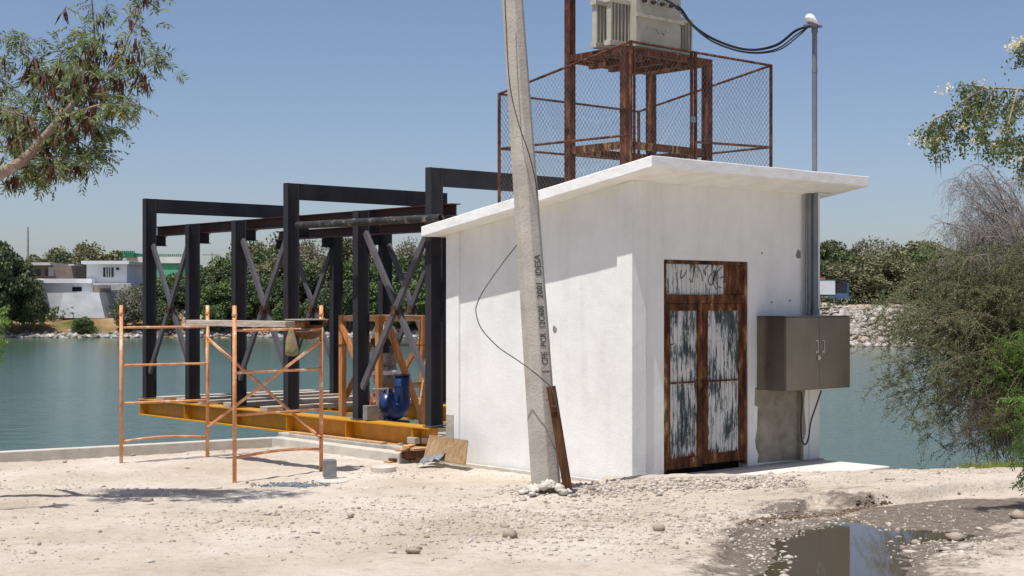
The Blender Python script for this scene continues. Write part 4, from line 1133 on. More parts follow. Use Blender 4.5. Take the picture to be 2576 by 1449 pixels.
# crushed grey sheet
a = onz(1048,1180); g = random.Random(2); mb = MB(); vs_ = []; nx, ny = 8, 3
for j in range(ny):
    for i in range(nx): vs_.append((.045*i+.05*j, .10*j, .01+.035*(i % 2)+.03*j+g.uniform(0,.012)+.010*i))
mb.add(vs_, [(j*nx+i, j*nx+i+1, (j+1)*nx+i+1, (j+1)*nx+i) for j in range(ny-1) for i in range(nx-1)])
o = mb.build('corrugated_scrap', M['greysheet'], None, loc=(a.x, a.y, gz(a.x,a.y)+.005), rz=.2); m_ = o.modifiers.new('thick', 'SOLIDIFY'); m_.thickness = .008
tag(o, 'crumpled grey corrugated scrap in front of the plywood', 'scrap sheet')
# timber offcuts stacked at the end of the foundation
offs = [(-.42,3.74,.00,.42,.10,.03,8,'lowest offcut in the pile at the foundation end'),(-.40,3.68,.03,.34,.11,.03,-14,'offcut lying second in the pile at the foundation end'),
        (-.30,3.58,.06,.30,.12,.10,3,'dark thick offcut in the middle of the timber pile'),(-.36,3.62,.162,.46,.10,.028,22,'pale offcut sticking out of the pile towards the yard'),
        (-.18,3.50,.162,.40,.12,.03,-6,'orange offcut on the right of the timber pile'),(-.30,3.66,.192,.34,.09,.028,36,'topmost pale offcut of the timber pile')]
for k, (u, v, z_, L, w_, h_, dg, lb) in enumerate(offs):
    mb = MB(); mb.box(-L/2, L/2, -w_/2, w_/2, 0, h_)
    o = mb.build('timber_offcut', M['darkwood' if k in (2, 1) else 'woodh'], None, loc=P(u, v, z_), rz=A+R(dg), bevel=.003); tag(o, lb, 'timber', 'timber offcuts by the foundation')
for k, (u, v, lb) in enumerate(((-.15,3.72,'left of two grey bricks on the timber pile'),(.0,3.55,'right of two grey bricks on the timber pile'))):
    mb = MB(); mb.box(0,.10,0,.16,0,.08); o = mb.build('brick', M['conc'], None, loc=P(u-.03,v-.02,.221), rz=A+R(20*k), bevel=.004); tag(o, lb, 'brick', 'bricks on the timber pile')
for (px, py, lb) in ((1010,1108,'tiny grey block on the edge of the upper foundation step'),):
    c0 = P(-.22, 3.95, .187); mb = MB(); mb.box(0,.05,0,.05,0,.03); o = mb.build('concrete_chip', M['conc'], None, loc=c0, rz=A); tag(o, lb, 'chip')
# lengths of timber lying on the foundation against the beam
mb = MB(); mb.box(-.30, -.20, 4.25, 6.45, 0, .022); o = mb.build('timber_batten', M['woodh'], None, loc=P(0,0,.188), rz=A); tag(o, 'long pale batten lying on the foundation along the yellow beam', 'batten')
for (px0,py0,px1,py1,lb) in ((1104,1176-2+220//2-100,1190,1180,None),):
    pass

# ------------------------------------------------------------------ concrete power pole
PB = at(1378, 1247, 14.1); PB.z = 0.08
tilt_x = -(1378-1292)/1235       # sideways lean seen in the photograph
pole = empty('concrete_pole', PB, 0, 'tall leaning octagonal concrete power pole in front of the house', 'utility pole')
Hp = 9.5
def prad(z): return (.152-(.152-.109)*z/4.8)*.969
nrmA = [R(x) for x in (-57, -12, 33, 78)]
def ringp(z, grow=0.0):
    r_ = prad(z)+grow; c = Vector((tilt_x*z, .0*z, z)); out = []
    for k in range(8):
        a = R(-90-34.5+45*k)           # corner directions, x right, -y to the camera
        out.append(c+Vector((r_*math.cos(a), r_*math.sin(a), 0)))
    return out
mb = MB(); zs = [-.4]+[0.25*k for k in range(0, int(Hp/.25)+1)]
vs_ = []; g = random.Random(12)
for z_ in zs:
    for q in ringp(z_): vs_.append(q+Vector((g.uniform(-.0012,.0012), g.uniform(-.0012,.0012), 0)))
fs_ = [(i*8+k, i*8+(k+1) % 8, (i+1)*8+(k+1) % 8, (i+1)*8+k) for i in range(len(zs)-1) for k in range(8)]+[tuple(range(8))[::-1], tuple((len(zs)-1)*8+k for k in range(8))]
mb.add(vs_, fs_); mb.build('shaft', M['poleconc'], pole, bevel=.007)
# cast lettering running up the shaft on its right-hand face
def face_frame(z):
    rg = ringp(z); a, b = rg[1], rg[2]        # face whose normal leans to the right of the view
    return (a+b)/2, (b-a).normalized()
def lettering(text, z0, z1):
    cu = bpy.data.curves.new('t', 'FONT'); cu.body = text; cu.size = 1.0; cu.extrude = 0.0; cu.resolution_u = 2
    to = bpy.data.objects.new('t', cu); C.objects.link(to)
    dg = bpy.context.evaluated_depsgraph_get(); me = bpy.data.meshes.new_from_object(to.evaluated_get(dg))
    bpy.data.objects.remove(to)
    xs_ = [v.co.x for v in me.vertices]; ys2 = [v.co.y for v in me.vertices]; x0, x1 = min(xs_), max(xs_); y0, y1 = min(ys2), max(ys2)
    mb = MB(); vv = []
    hh = .068
    for v in me.vertices:
        z_ = z0+(v.co.x-x0)/(x1-x0)*(z1-z0); c, e = face_frame(z_)
        n_ = e.cross(Vector((0,0,1))).normalized()
        t_ = ((v.co.y-y0)/(y1-y0)-.5)*hh
        q = c - e*t_ + n_*.0016
        vv.append(q)
    fs2 = [tuple(p.vertices) for p in me.polygons]
    bpy.data.meshes.remove(me)
    mb.add(vv, fs2); return mb
zt_ = lambda py: EYE-(py-HY)/FPX*13.97-PB.z
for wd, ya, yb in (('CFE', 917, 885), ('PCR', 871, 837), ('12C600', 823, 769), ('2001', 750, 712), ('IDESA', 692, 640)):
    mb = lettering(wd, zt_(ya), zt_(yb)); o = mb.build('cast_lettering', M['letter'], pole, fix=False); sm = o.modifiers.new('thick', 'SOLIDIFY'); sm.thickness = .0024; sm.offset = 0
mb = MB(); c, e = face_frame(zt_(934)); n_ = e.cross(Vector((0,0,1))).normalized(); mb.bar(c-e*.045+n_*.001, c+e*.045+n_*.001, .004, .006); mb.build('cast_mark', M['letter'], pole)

prop = empty('steel_channel', (0,0,0), 0, 'rusty brown steel channel leaning on the foot of the concrete pole', 'steel channel')
a, b = at(1431,1246,13.97), at(1386,972,13.91); prop.location = a; dv = b-a
mb = MB(); up = Vector((0,1,0)); x_ = dv.normalized().cross(up).normalized()
mb.bar(Vector((0,0,0)), dv, .085, .010, up=(0,1,0)); mb.bar(x_*.040+up*.026, dv+x_*.040+up*.026, .008, .04, up=(0,1,0)); mb.bar(-x_*.040+up*.026, dv-x_*.040+up*.026, .008, .04, up=(0,1,0))
mb.build('channel', M['darkwood'], prop)
mb = MB(); c = dv*.80+Vector((0,-.012,0)); mb.bar(c-Vector((0,0,.028)), c+Vector((0,0,.028)), .05, .010, up=(0,1,0)); mb.build('bolt_plate', M['rust'], prop)
mb = MB(); pts = [at(1268,-60,13.85), at(1273,60,13.85), at(1280,190,13.83), at(1290,255,13.82), at(1309,325,13.80), at(1330,385,13.82), at(1345,445,13.91), at(1352,500,14.10), at(1345,545,14.27), at(1325,575,14.30), at(1303,612,14.27),
              at(1262,665,14.25), at(1220,725,14.15), at(1200,765,14.10), at(1198,790,14.05), at(1212,828,14.00), at(1252,872,13.95), at(1300,905,13.89), at(1335,930,13.82), at(1362,952,13.82), at(1387,976,13.85), at(1398,1010,13.86), at(1404,1040,13.88)]
mb.tube(smooth_path(pts, 5), .0058, 6); o = mb.build('ground_wire', M['cable'], smooth=True); tag(o, 'thin grey wire winding down the pole and bowing out to the steel channel', 'wire')
# pale mortar collar at the pole foot
g_ = np.random.default_rng(5); n = 90; x = PB.x+g_.normal(0,.12,n); y = PB.y-.13+g_.normal(0,.06,n); s_ = g_.uniform(.02,.055,n)
v1, f1 = rocks(np.stack([x, y, height(x, y)+.02+.05*np.exp(-((x-PB.x)/.12)**2)], -1), s_, .7, 9)
tag(npmesh('broken_mortar', v1, f1, M['concpale']), 'white broken mortar piled against the foot of the pole', 'rubble', kind='stuff')
# ------------------------------------------------------------------ far bank: houses, trees
def fbox(mb, px0, px1, py0, py1, Y, dep):
    a, b = at(px0, py1, Y), at(px1, py0, Y); mb.box(a.x, b.x, Y, Y+dep, a.z, b.z)
def winf(px0, px1, py0, py1, Y, par, mat='glass', name='window'):
    mb = MB(); a, b = at(px0, py1, Y), at(px1, py0, Y); mb.box(a.x, b.x, Y-.06, Y-.01, a.z, b.z); return mb.build(name, M[mat], par)
hs = empty('white_house', (0,0,0), 0, 'white two-level house with an upper room across the water at left', 'house')
YH = 162
mb = MB(); fbox(mb, 218, 319, 664, 716, YH, 7); mb.build('upper_room', M['housewhite'], hs)
mb = MB(); fbox(mb, 204, 324, 656, 664, YH-.9, 9); fbox(mb, 324, 325, 657, 660, YH-.9, 9); mb.build('roof', M['housewhite'], hs)
mb = MB(); fbox(mb, 90, 231, 701, 712, YH-1.5, 12); mb.build('parapet', M['housewhite'], hs)
mb = MB(); fbox(mb, 99, 330, 712.2, 800, YH-1.2, 10); mb.build('lower_wall', M['housegrey'], hs)  # white wall toned grey to paint in the awning's shade
mb = MB(); fbox(mb, 234, 328, 713, 716, YH-3.4, 2); mb.build('awning', M['housegrey'], hs)
winf(260, 286, 673, 697, YH, hs); winf(292, 300, 673, 679, YH, hs); winf(182, 206, 722, 733, YH-1.2, hs); winf(234, 278, 717, 735, YH-1.2, hs, 'housebrick', 'porch_recess')
for (a_, b_) in ((266,268),(272,274),(278,280)): winf(a_, b_, 673, 697, YH-.05, hs, 'housewhite', 'window_bar')
mb = MB(); Y2 = YH-6
pr_ = [at(160,736,Y2+.3), at(249,736,Y2+.3), at(264,800,Y2), at(143,800,Y2)]
mb.add([p for p in pr_]+[p+Vector((0,4.7,0)) for p in pr_], [(3,2,1,0),(4,5,6,7),(0,1,5,4),(1,2,6,5),(2,3,7,6),(3,0,4,7)]); mb.build('retaining_wall', M['housegrey'], hs)
h2 = empty('unfinished_block_house', (0,0,0), 0, 'raw grey block house behind the white house', 'house')
Y3 = 176
mb = MB(); fbox(mb, 74, 190, 666, 704, Y3, 8); mb.build('wall', M['housebrick'], h2)
mb = MB(); fbox(mb, 60, 126, 660, 667, Y3-1, 8); fbox(mb, 172, 186, 664, 668, Y3-1, 3); mb.build('roof', M['housegrey'], h2)
winf(88, 102, 677, 694, Y3, h2); winf(114, 120, 677, 694, Y3, h2); winf(122, 136, 672, 694, Y3, h2, 'housegrey', 'door')
h3 = empty('carport', (0,0,0), 0, 'low corrugated lean-to roof left of the white house', 'lean-to')
mb = MB(); fbox(mb, 18, 90, 703, 706, 158, 6); mb.build('roof', M['housegrey'], h3)
for px in (28, 84): 
    mb = MB(); fbox(mb, px, px+2, 706, 760, 158, .2); mb.build('support', M['housegrey'], h3)
gb = empty('green_building', (0,0,0), 0, 'green painted building with a cream crenellated parapet far behind the trees', 'building')
Y4 = 235
mb = MB(); fbox(mb, 292, 470, 662, 745, Y4, 12); mb.build('wall', M['green'], gb)
mb = MB(); fbox(mb, 318, 470, 646, 661.8, Y4-.3, 10); mb.build('parapet', M['housewhite'], gb)
mb = MB(); fbox(mb, 292, 337, 636, 646, Y4-2, 8); mb.build('roof', M['greendark'], gb)
for k in range(14):
    mb = MB(); fbox(mb, 400+5.2*k, 402.2+5.2*k, 639, 645.8, Y4-.3, .5); mb.build('merlon', M['green'], gb)
for k in range(9):
    mb = MB(); fbox(mb, 294+5*k, 297+5*k, 631, 635.8, Y4-2, .5); mb.build('merlon', M['green'], gb)
winf(448, 466, 672, 700, Y4, gb, 'greendark'); 
# thin mast far left
mb = MB(); a = at(70, 708, 155); b = at(70, 571, 155); mb.tube([(0,0,-2), tuple(b-a)], [.16, .09], 8)
o = mb.build('far_pole', M['conc'], None, loc=a); tag(o, 'bare thin pole rising above the far houses at left', 'utility pole')
# far lines and pylons behind the frame
for (px, y0, y1, Y, lb) in ((533,635,690,250,'distant pole with crossarm between the first two frame columns'),(827,600,690,240,'distant pole with crossarm behind the middle of the frame')):
    a = at(px, y1, Y); b = at(px, y0, Y); mb = MB(); mb.tube([(0,0,-4), tuple(b-a)], [.2,.12], 6); t_ = b-a; mb.box(t_.x-1.6, t_.x+1.6, -.08, .08, t_.z-.5, t_.z-.3)
    o = mb.build('far_pole', M['conc'], None, loc=a); tag(o, lb, 'utility pole', 'distant crossarm poles')
# right bank: stall, board, car
stl = empty('lakeside_stall', (0,0,0), 0, 'dark roofed stall with blue posts on the right far bank', 'stall')
Y5 = 128.5
def blk(mb, px0, px1, py0, py1, Y, d): fbox(mb, px0, px1, py0, py1, Y, d)
mb = MB(); p_ = [at(2040,690,Y5), at(2135,707,Y5), at(2135,711,Y5), at(2040,696,Y5)]
mb.add(p_+[p+Vector((0,7,0)) for p in p_], [(3,2,1,0),(4,5,6,7),(0,1,5,4),(1,2,6,5),(2,3,7,6),(3,0,4,7)]); mb.build('roof', M['black'], stl)
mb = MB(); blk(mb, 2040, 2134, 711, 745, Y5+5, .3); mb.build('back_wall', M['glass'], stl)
for px in (2090, 2132):
    mb = MB(); blk(mb, px, px+3, 709, 750, Y5, .25); mb.build('post', M['bluefar'], stl)
mb = MB(); blk(mb, 2104, 2134, 738, 750, Y5-1, 1); mb.build('counter', M['bluefar'], stl)
mb = MB(); blk(mb, 2050, 2076, 698, 703, Y5-1, 1); mb.build('awning', M['orangefar'], stl)
bd = empty('signboard', (0,0,0), 0, 'blank white signboard in front of the lakeside stall', 'signboard')
mb = MB(); blk(mb, 2058, 2101, 705, 741, 125, .15); mb.build('board', M['housewhite'], bd)
mb = MB(); blk(mb, 2056, 2103, 703.4, 704.9, 124.98, .2); blk(mb, 2056, 2103, 741.2, 742.4, 124.98, .2); mb.build('frame', M['greendark'], bd)
for px in (2062, 2097):
    mb = MB(); blk(mb, px, px+2, 742.5, 772, 125, .15); mb.build('leg', M['galv'], bd)
def far_car(px, py, Y, lb, mat, seed):
    o = empty('parked_car', at(px, py, Y), R(10), lb, 'car', 'cars parked behind the bush on the far bank'); 
    mb = MB(); prof = [(-2.1,.35),(-2.1,.75),(-1.5,.9),(-.9,1.4),(.8,1.42),(1.4,.95),(2.1,.85),(2.1,.35)]; mb.prism(prof, 'y', -.85, .85); mb.build('car_body', M[mat], o, bevel=.06)
    mb = MB(); mb.prism([(-.95,.95),(-.75,1.3),(.72,1.32),(1.1,.97)], 'y', -.87, .87); mb.build('windows', M['glass'], o)
    for x in (-1.35, 1.35):
        for y in (-.8, .62):
            m2 = MB(); m2.tube([(x,y,.33),(x,y+.18,.33)], .33, 14); m2.build('wheel', M['black'], o)
cy = lambda px, Y: None
far_car(2238, 757, 172, 'white car on the right far bank nearest the stall', 'housewhite', 1)
far_car(2296, 757, 176, 'silver car on the right far bank further from the stall', 'housegrey', 2)

def tree_crown(seed, R_, H_, nleaf, lsize, lobes):
    g = np.random.default_rng(seed); cs, rs = [], []
    for k in range(lobes):
        a = g.uniform(0, 2*math.pi); rr = R_*math.sqrt(g.random())*.72; zz = g.uniform(.22, 1.0)
        cs.append([rr*math.cos(a)*(1.15-.55*zz), rr*math.sin(a)*(1.15-.55*zz), H_*(.18+.68*zz)]); rs.append(R_*g.uniform(.13,.38))
    cs = np.array(cs); rs = np.array(rs)
    k = g.integers(0, lobes, nleaf); d = unit(g.normal(size=(nleaf, 3))); rad = rs[k]*g.uniform(.55, 1.12, nleaf)**.7
    c = cs[k]+d*rad[:, None]*np.array([1, 1, .8])
    dirs = unit(d+g.normal(size=(nleaf, 3))*.9); nr = unit(d*1.0+g.normal(size=(nleaf, 3))*.7)
    v, f = rhombs(c, dirs, nr, g.uniform(.7, 1.4, nleaf)*lsize, g.uniform(.4, .9, nleaf)*lsize)
    return v, f, cs, rs
def make_tree(seed, R_, H_, mat, label, nleaf=9500, lsize=.29, lobes=38):
    o = empty('tree', (0,0,0), 0, label, 'tree', 'trees on the far bank')
    v, f, cs, rs = tree_crown(seed, R_, H_, nleaf, lsize, lobes)
    npmesh('crown', v, f, mat, o)
    mb = MB(); g = random.Random(seed)
    mb.tube([(0,0,-1.2),(.1,.1,H_*.25),(-.1,0,H_*.5),(0,.1,H_*.75)], [R_*.07, R_*.055, R_*.04, R_*.015], 7)
    for k in range(7):
        c = cs[g.randrange(len(cs))]; mb.tube([(0,0,H_*.22+g.random()), (c[0]*.5,c[1]*.5,c[2]*.6), tuple(c)], [R_*.03,R_*.02,R_*.008], 5)
    mb.build('trunk', M['barkdark'], o); return o
protos = [make_tree(101, 3.6, 6.0, M['farleaf'][0], ''), make_tree(102, 3.9, 6.4, M['farleaf'][1], ''), make_tree(103, 3.3, 5.4, M['farleaf'][2], ''),
          make_tree(104, 3.6, 6.2, M['farleaf'][3], '', 6500, .24), make_tree(105, 4.2, 6.0, M['farleaf'][0], '', 10000)]
used = [False]*len(protos)
KN = ['dense dark green', 'olive brown', 'fresh green', 'grey half-bare', 'broad dark green']
# px of the crown, its top in the photograph, distance, kind, scale x
TR = [(-40,610,158,0,1.1),(12,604,150,0,1.0),(30,700,152,0,.75),(84,700,151,4,.42),(60,655,190,1,1.0),(118,618,205,1,1.1),(165,632,200,0,1.0),(250,606,185,1,1.15),(205,640,190,1,1.0),(300,665,176,2,.8),
      (338,712,151,3,.6),(375,700,156,0,.8),(316,745,152,0,.45),(450,680,165,2,.9),(485,690,158,0,.9),(430,720,156,0,.8),(410,752,152,0,.6),(525,668,170,0,1.0),(560,640,182,2,1.0),(590,655,158,0,1.0),(570,700,153,2,.9),
      (640,598,190,1,1.1),(665,625,165,0,1.0),(700,640,160,1,1.0),(650,690,154,4,.8),(735,585,195,1,1.1),(790,596,188,3,1.1),(765,660,160,4,.9),(820,650,175,1,1.0),(860,640,160,1,1.0),(885,588,190,1,1.15),
      (900,640,158,2,1.0),(880,700,152,0,.9),(940,655,160,0,1.0),(960,700,153,2,.9),(1000,612,185,3,1.0),(1012,640,158,0,1.0),(1045,600,180,3,1.1),(1075,635,157,0,1.0),(1110,622,170,0,1.1),(1060,700,152,2,.9),(1160,630,165,0,1.1),
      (1210,640,165,1,1.0),(830,720,152,0,.8),(720,745,151,2,.6),(540,760,150.5,2,.5),(213,790,150.5,2,.42),(1020,745,151,0,.7),
      (2080,600,160,0,1.0),(2050,640,145,0,1.0),(2105,620,168,2,1.0),(2150,652,140,1,.95),(2185,595,175,3,1.1),(2215,620,150,1,1.0),(2240,600,170,3,1.1),(2270,640,142,1,.95),(2300,600,160,1,1.1),(2340,615,150,2,1.05),(2160,680,150,1,.75),
      (2380,640,140,0,1.0),(2420,600,155,1,1.1),(2470,610,150,2,1.1),(2520,600,158,0,1.1),(2575,610,150,1,1.1),(2630,600,150,0,1.1),(2200,700,146,1,.7),(2262,690,142,0,.7),(2310,700,134,1,.7),(2370,710,132,2,.7),(2450,700,132,1,.8),(2540,690,132,0,.8)]
def where(px):
    if px < 60: return 'at the far left behind the water'
    if px < 200: return 'around the far block house'
    if px < 340: return 'beside the far white house'
    if px < 475: return 'seen between the first two frame columns'
    if px < 592: return 'seen between the second and third frame columns'
    if px < 724: return 'seen between the third column and the tall middle one'
    if px < 900: return 'seen right of the tall middle column'
    if px < 1122: return 'seen just left of the white house wall'
    if px < 1300: return 'hidden partly by the white house'
    if px < 2140: return 'right of the house behind the blue stall'
    if px < 2330: return 'on the right bank between stall and thorn bush'
    return 'behind the thorn bush on the right'
cnt = {}
for i, (px, py, Y, k, s_) in enumerate(TR):
    o = protos[k] if not used[k] else copy_tree(protos[k]); used[k] = True
    b = at(px, py, Y); zg = float(bank_h(np.array([b.x]), np.array([float(Y)]))[0]); H0 = (6.0,6.4,5.4,6.2,6.0)[k]
    Hn = max(1.6, b.z-zg); sx = s_*1.15
    o.location = (b.x, Y, zg-.25); o.scale = (sx, sx, Hn/H0*1.02); o.rotation_euler = (0,0,(i*1.7) % 6.28)
    ht = 'bush' if Hn < 3.4 else ('tall tree' if Hn > 8 else 'tree')
    key = (KN[k], ht, where(px)); cnt[key] = cnt.get(key, 0)+1
    o['label'] = f"{KN[k]} {ht} {where(px)}"; o['category'] = 'bush' if ht == 'bush' else 'tree'
    o['_key'] = str(key)
rk = {}
ordn = ['', ', the leftmost of its kind there', ', further right of its kind there', ', third of its kind there', ', fourth of its kind there', ', fifth there']
for o in [q for q in bpy.data.objects if q.get('_key')]:
    pass
keys = {}
for o in [q for q in bpy.data.objects if q.get('_key')]: keys.setdefault(o['_key'], []).append(o)
for k_, lst in keys.items():
    lst.sort(key=lambda o: o.location.x/o.location.y)
    if len(lst) > 1:
        words = ['leftmost', 'rightmost'] if len(lst) == 2 else ['leftmost']+['second from left', 'third from left', 'fourth from left'][:len(lst)-2]+['rightmost']
        for o, w_ in zip(lst, words): o['label'] = w_+' '+o['label']
    for o in lst: del o['_key']
bsh = rng
# low brush filling the far slope
n = 26000; g_ = np.random.default_rng(91)
x = g_.uniform(-62, 56, n); y = shore_y(x)+5.5+np.where(x > 20, 12, 0)+np.abs(g_.normal(0, 7, n)); m_ = (vnoise(x, y, 0.12, 92) > -.06); x, y = x[m_], y[m_]
c = np.stack([x, y, bank_h(x, y)+g_.uniform(0, 1.3, len(x))], -1)
v, f = rhombs(c, g_.normal(size=(len(x), 3)), g_.normal(size=(len(x), 3)), g_.uniform(.25, .5, len(x)), g_.uniform(.15, .32, len(x)))
tag(npmesh('undergrowth', v, f, M['farleaf'][0]), 'dark undergrowth covering the far bank between the trees', 'undergrowth', kind='stuff')

# the wood that closes the far bank outside the frame and behind the pump house
n = 60000; g_ = np.random.default_rng(93)
y = g_.uniform(158, 215, n); x = g_.uniform(-190, 190, n); r_ = x/y
k_ = (r_ < -.365) | (r_ > .36) | ((r_ > -.03) & (r_ < .205)); x, y = x[k_], y[k_]
tp = 5.2+6*vnoise(x+500, y, .09, 94, 3)
z = bank_h(x, y)+tp*g_.random(len(x))**.6
v, f = rhombs(np.stack([x, y, z], -1), g_.normal(size=(len(x), 3)), g_.normal(size=(len(x), 3)), g_.uniform(.9, 1.8, len(x)), g_.uniform(.5, 1.0, len(x)))
tag(npmesh('distant_wood', v, f, M['farleaf'][1]), 'continuous scrub wood closing the far bank', 'wood', kind='stuff')

# ------------------------------------------------------------------ near foliage
def bez(pts, k=8): return smooth_path(pts, k)
class Fol:
    def __init__(s, seed): s.g = np.random.default_rng(seed); s.leaf = []; s.leaf2 = []; s.stk = []; s.pod = []; s.bar = MB()
    def feather(s, p, d, L, pairs=6, plen=.085, pw=.016, which='leaf'):
        g = s.g; d = Vector(d).normalized(); pts = []; q = Vector(p)
        dd = d.copy()
        for i in range(6):
            pts.append(q.copy()); dd = (dd+Vector((0,0,-.16))).normalized(); q = q+dd*L/5
        pts = np.array([list(a) for a in pts]); s.stk.append((pts[:-1], pts[1:], .0016))
        t = np.linspace(.18, 1.0, pairs); idx = np.clip((t*5).astype(int), 0, 4); fr_ = t*5-idx
        base = pts[idx]*(1-fr_[:, None])+pts[np.minimum(idx+1, 5)]*fr_[:, None]; ax = unit(pts[idx+1]-pts[idx])
        side = unit(np.cross(ax, np.array([0, 0, 1.])+g.normal(size=3)*.5)); 
        for sg in (1, -1):
            pd = unit(ax*.55+side*sg*1.0+np.array([0, 0, -.35])+g.normal(size=ax.shape)*.12)
            ln = plen*(1-.45*np.abs(t-.5))*g.uniform(.8, 1.15, len(t))
            getattr(s, which).append((base+pd*ln[:, None]/2, pd, unit(np.cross(pd, ax)+g.normal(size=ax.shape)*.5), ln, np.full(len(t), pw)))
    def pods(s, p, n, L=.14):
        g = s.g
        pd = unit(np.array([0, 0, -1.])+g.normal(size=(n, 3))*.28); ln = L*g.uniform(.7, 1.2, n)
        b = np.array(list(p))+g.normal(size=(n, 3))*.018
        s.pod.append((b+pd*ln[:, None]/2, pd, unit(g.normal(size=(n, 3))), ln, np.full(n, .022)))
    def flush(s, root, mleaf, mpod, mbark, leafname='leaves'):
        def cat(l): return [np.concatenate([np.asarray(q[i]) for q in l]) for i in range(5)]
        if s.leaf: v, f = rhombs(*cat(s.leaf)); npmesh(leafname, v, f, mleaf, root)
        if s.pod: v, f = rhombs(*cat(s.pod)); npmesh('pods', v, f, mpod, root)
        if s.stk:
            a = np.concatenate([q[0] for q in s.stk]); b = np.concatenate([q[1] for q in s.stk]); r_ = np.concatenate([np.full(len(q[0]), q[2]) for q in s.stk])
            v, f = stick(a, b, r_, r_*.7); npmesh('twigs', v, f, mbark, root)
        if s.bar.v: s.bar.build('trunk', mbark, root, smooth=True)

# pod-bearing feathery tree reaching in from the upper left
tl = empty('feathery_pod_tree', (0,0,0), 0, 'feathery-leaved tree with brown pods reaching in at the upper left', 'tree')
F = Fol(301); YT = 13.3
def A2(px, py, dy=0.0): return at(px, py, YT+dy)
main = bez([Vector((-5.95,13.75,.0)), Vector((-5.75,13.6,1.5)), A2(-150,560,.2), A2(-40,468,.1), A2(0,437), A2(60,402), A2(105,352), A2(150,300), A2(205,238,-.05)])
F.bar.tube(main, [.085-.063*i/(len(main)-1) for i in range(len(main))], 10)
F.bar.tube(bez([A2(-40,468,.1), A2(-130,330,.5), A2(-190,180,.8), A2(-180,0,1.0), A2(-150,-150,1.0)]), [.05-.035*i/32 for i in range(33)], 8)
subs = [[(205,238,0),(240,170,.1),(238,90,.15),(232,10,.2),(225,-70,.2)], [(205,238,0),(290,165,-.2),(325,90,-.3),(360,10,-.3),(390,-60,-.3)], [(150,300,0),(100,220,.2),(70,140,.3),(52,80,.3)],
        [(60,402,0),(40,300,.2),(10,220,.4),(-20,150,.4)], [(150,300,0),(160,200,.4),(150,150,.5),(165,120,.5)], [(205,238,0),(270,225,.2),(340,190,.1),(385,140,.1)], [(150,300,0),(215,275,-.3),(270,260,-.4),(330,262,-.4)],
        [(105,352,0),(150,350,.3),(205,360,.4),(250,395,.4)], [(60,402,0),(115,398,.1),(160,395,.1),(200,410,.1)], [(105,352,0),(170,320,.3),(230,310,.5),(285,330,.4)], [(0,437,0),(30,430,.2),(80,420,.3),(120,440,.3)],
        [(60,402,0),(60,340,.3),(90,260,.4),(110,190,.5)], [(105,352,0),(70,300,-.3),(20,280,-.4),(-30,260,-.4)], [(205,238,0),(210,190,-.2),(215,140,-.2),(205,85,-.2)]]
for si, sb in enumerate(subs):
    pts = bez([A2(*q) for q in sb], 7); F.bar.tube(pts, [.014-.010*i/(len(pts)-1) for i in range(len(pts))], 6)
    for i, p in enumerate(pts[4:]):
        t = (i+4)/len(pts)
        n = 4 if t > .8 else (2 if F.g.random() < .6 else 1)
        for k in range(n):
            g = F.g; tw = Vector(g.normal(size=3))*.10; tw.z = -abs(tw.z)*.4
            dr = Vector((g.normal(), g.normal()*.9, g.normal()*.45+(.25 if t > .8 else -.15)))
            F.feather(p+tw*(.5 if t > .8 else 1.0), dr, g.uniform(.15, .26), 7)
        if F.g.random() < (.5 if t < .85 else .1): F.pods(p+Vector((F.g.normal()*.07, F.g.normal()*.07, -.05)), int(F.g.integers(4, 12)))
# inner fill over the branch
for k in range(230):
    g = F.g; px = g.uniform(-40, 300)*g.uniform(.6, 1.0); py = 120+g.uniform(0, 1)*310
    if py < 330-px*1.0-60 or py > 470-.25*px: continue
    F.feather(A2(px, py, abs(g.normal())*.4+.06), (g.normal(), g.normal(), g.normal()*.4-.3), g.uniform(.12, .22), 7)
for (px, py, n) in ((110,200,14),(150,190,10),(225,165,16),(245,135,12),(295,150,14),(232,190,10),(190,215,14),(130,230,10),(300,215,10),(205,290,12),(165,310,10),(60,330,14),(30,350,12),(20,300,8),(175,345,8),(115,430,12),(230,265,12),(90,160,8),(65,190,10),(130,430,9),(255,225,9),(215,320,9)):
    F.pods(A2(px, py-18, F.g.normal()*.2-.1), int(n*1.6), .17)
F.flush(tl, M['leuc'], M['pod'], M['bark'])

# bright sprig entering at the left edge and one at the right edge
def sprig(name, lab, anchors, seed, L, mat, base, pw=.012, plen=.05):
    root = empty(name, (0,0,0), 0, lab, 'plant'); S = Fol(seed)
    for (px, py, Y, dx, dz) in anchors:
        p = at(px, py, Y); S.bar.tube(bez([base, base.lerp(p, .5)+Vector((0,0,.15)), p], 6), [.008]*12+[.004], 5)
        for k in range(7):
            S.feather(p+Vector(S.g.normal(size=3))*.03, (dx+S.g.normal()*.35, S.g.normal()*.5, dz+S.g.normal()*.45), L*S.g.uniform(.7, 1.1), 8, plen, pw)
    S.flush(root, mat, mat, M['barkdark'])
sprig('left_edge_sapling', 'bright green feathery sapling poking in at the left edge over the water', [(-25,812,13.0,1,.25),(-20,850,13.0,1,-.1),(-18,800,13.1,1,.5),(-25,872,13,.8,-.6)], 401, .17, M['fresh'], Vector((-4.95,13.0,.1)))
sprig('right_edge_sapling', 'bright green feathery sapling at the right edge above the bank', [(2590,1120,13.5,-1,0),(2600,1150,13.6,-1,-.2),(2605,1060,13.6,-1,.1),(2600,1185,13.4,-.8,-.5),(2590,1020,13.8,-.8,.2),(2585,1105,13.4,-1,-.35)], 402, .22, M['fresh'], Vector((5.3,13.6,.15)), .014, .06)

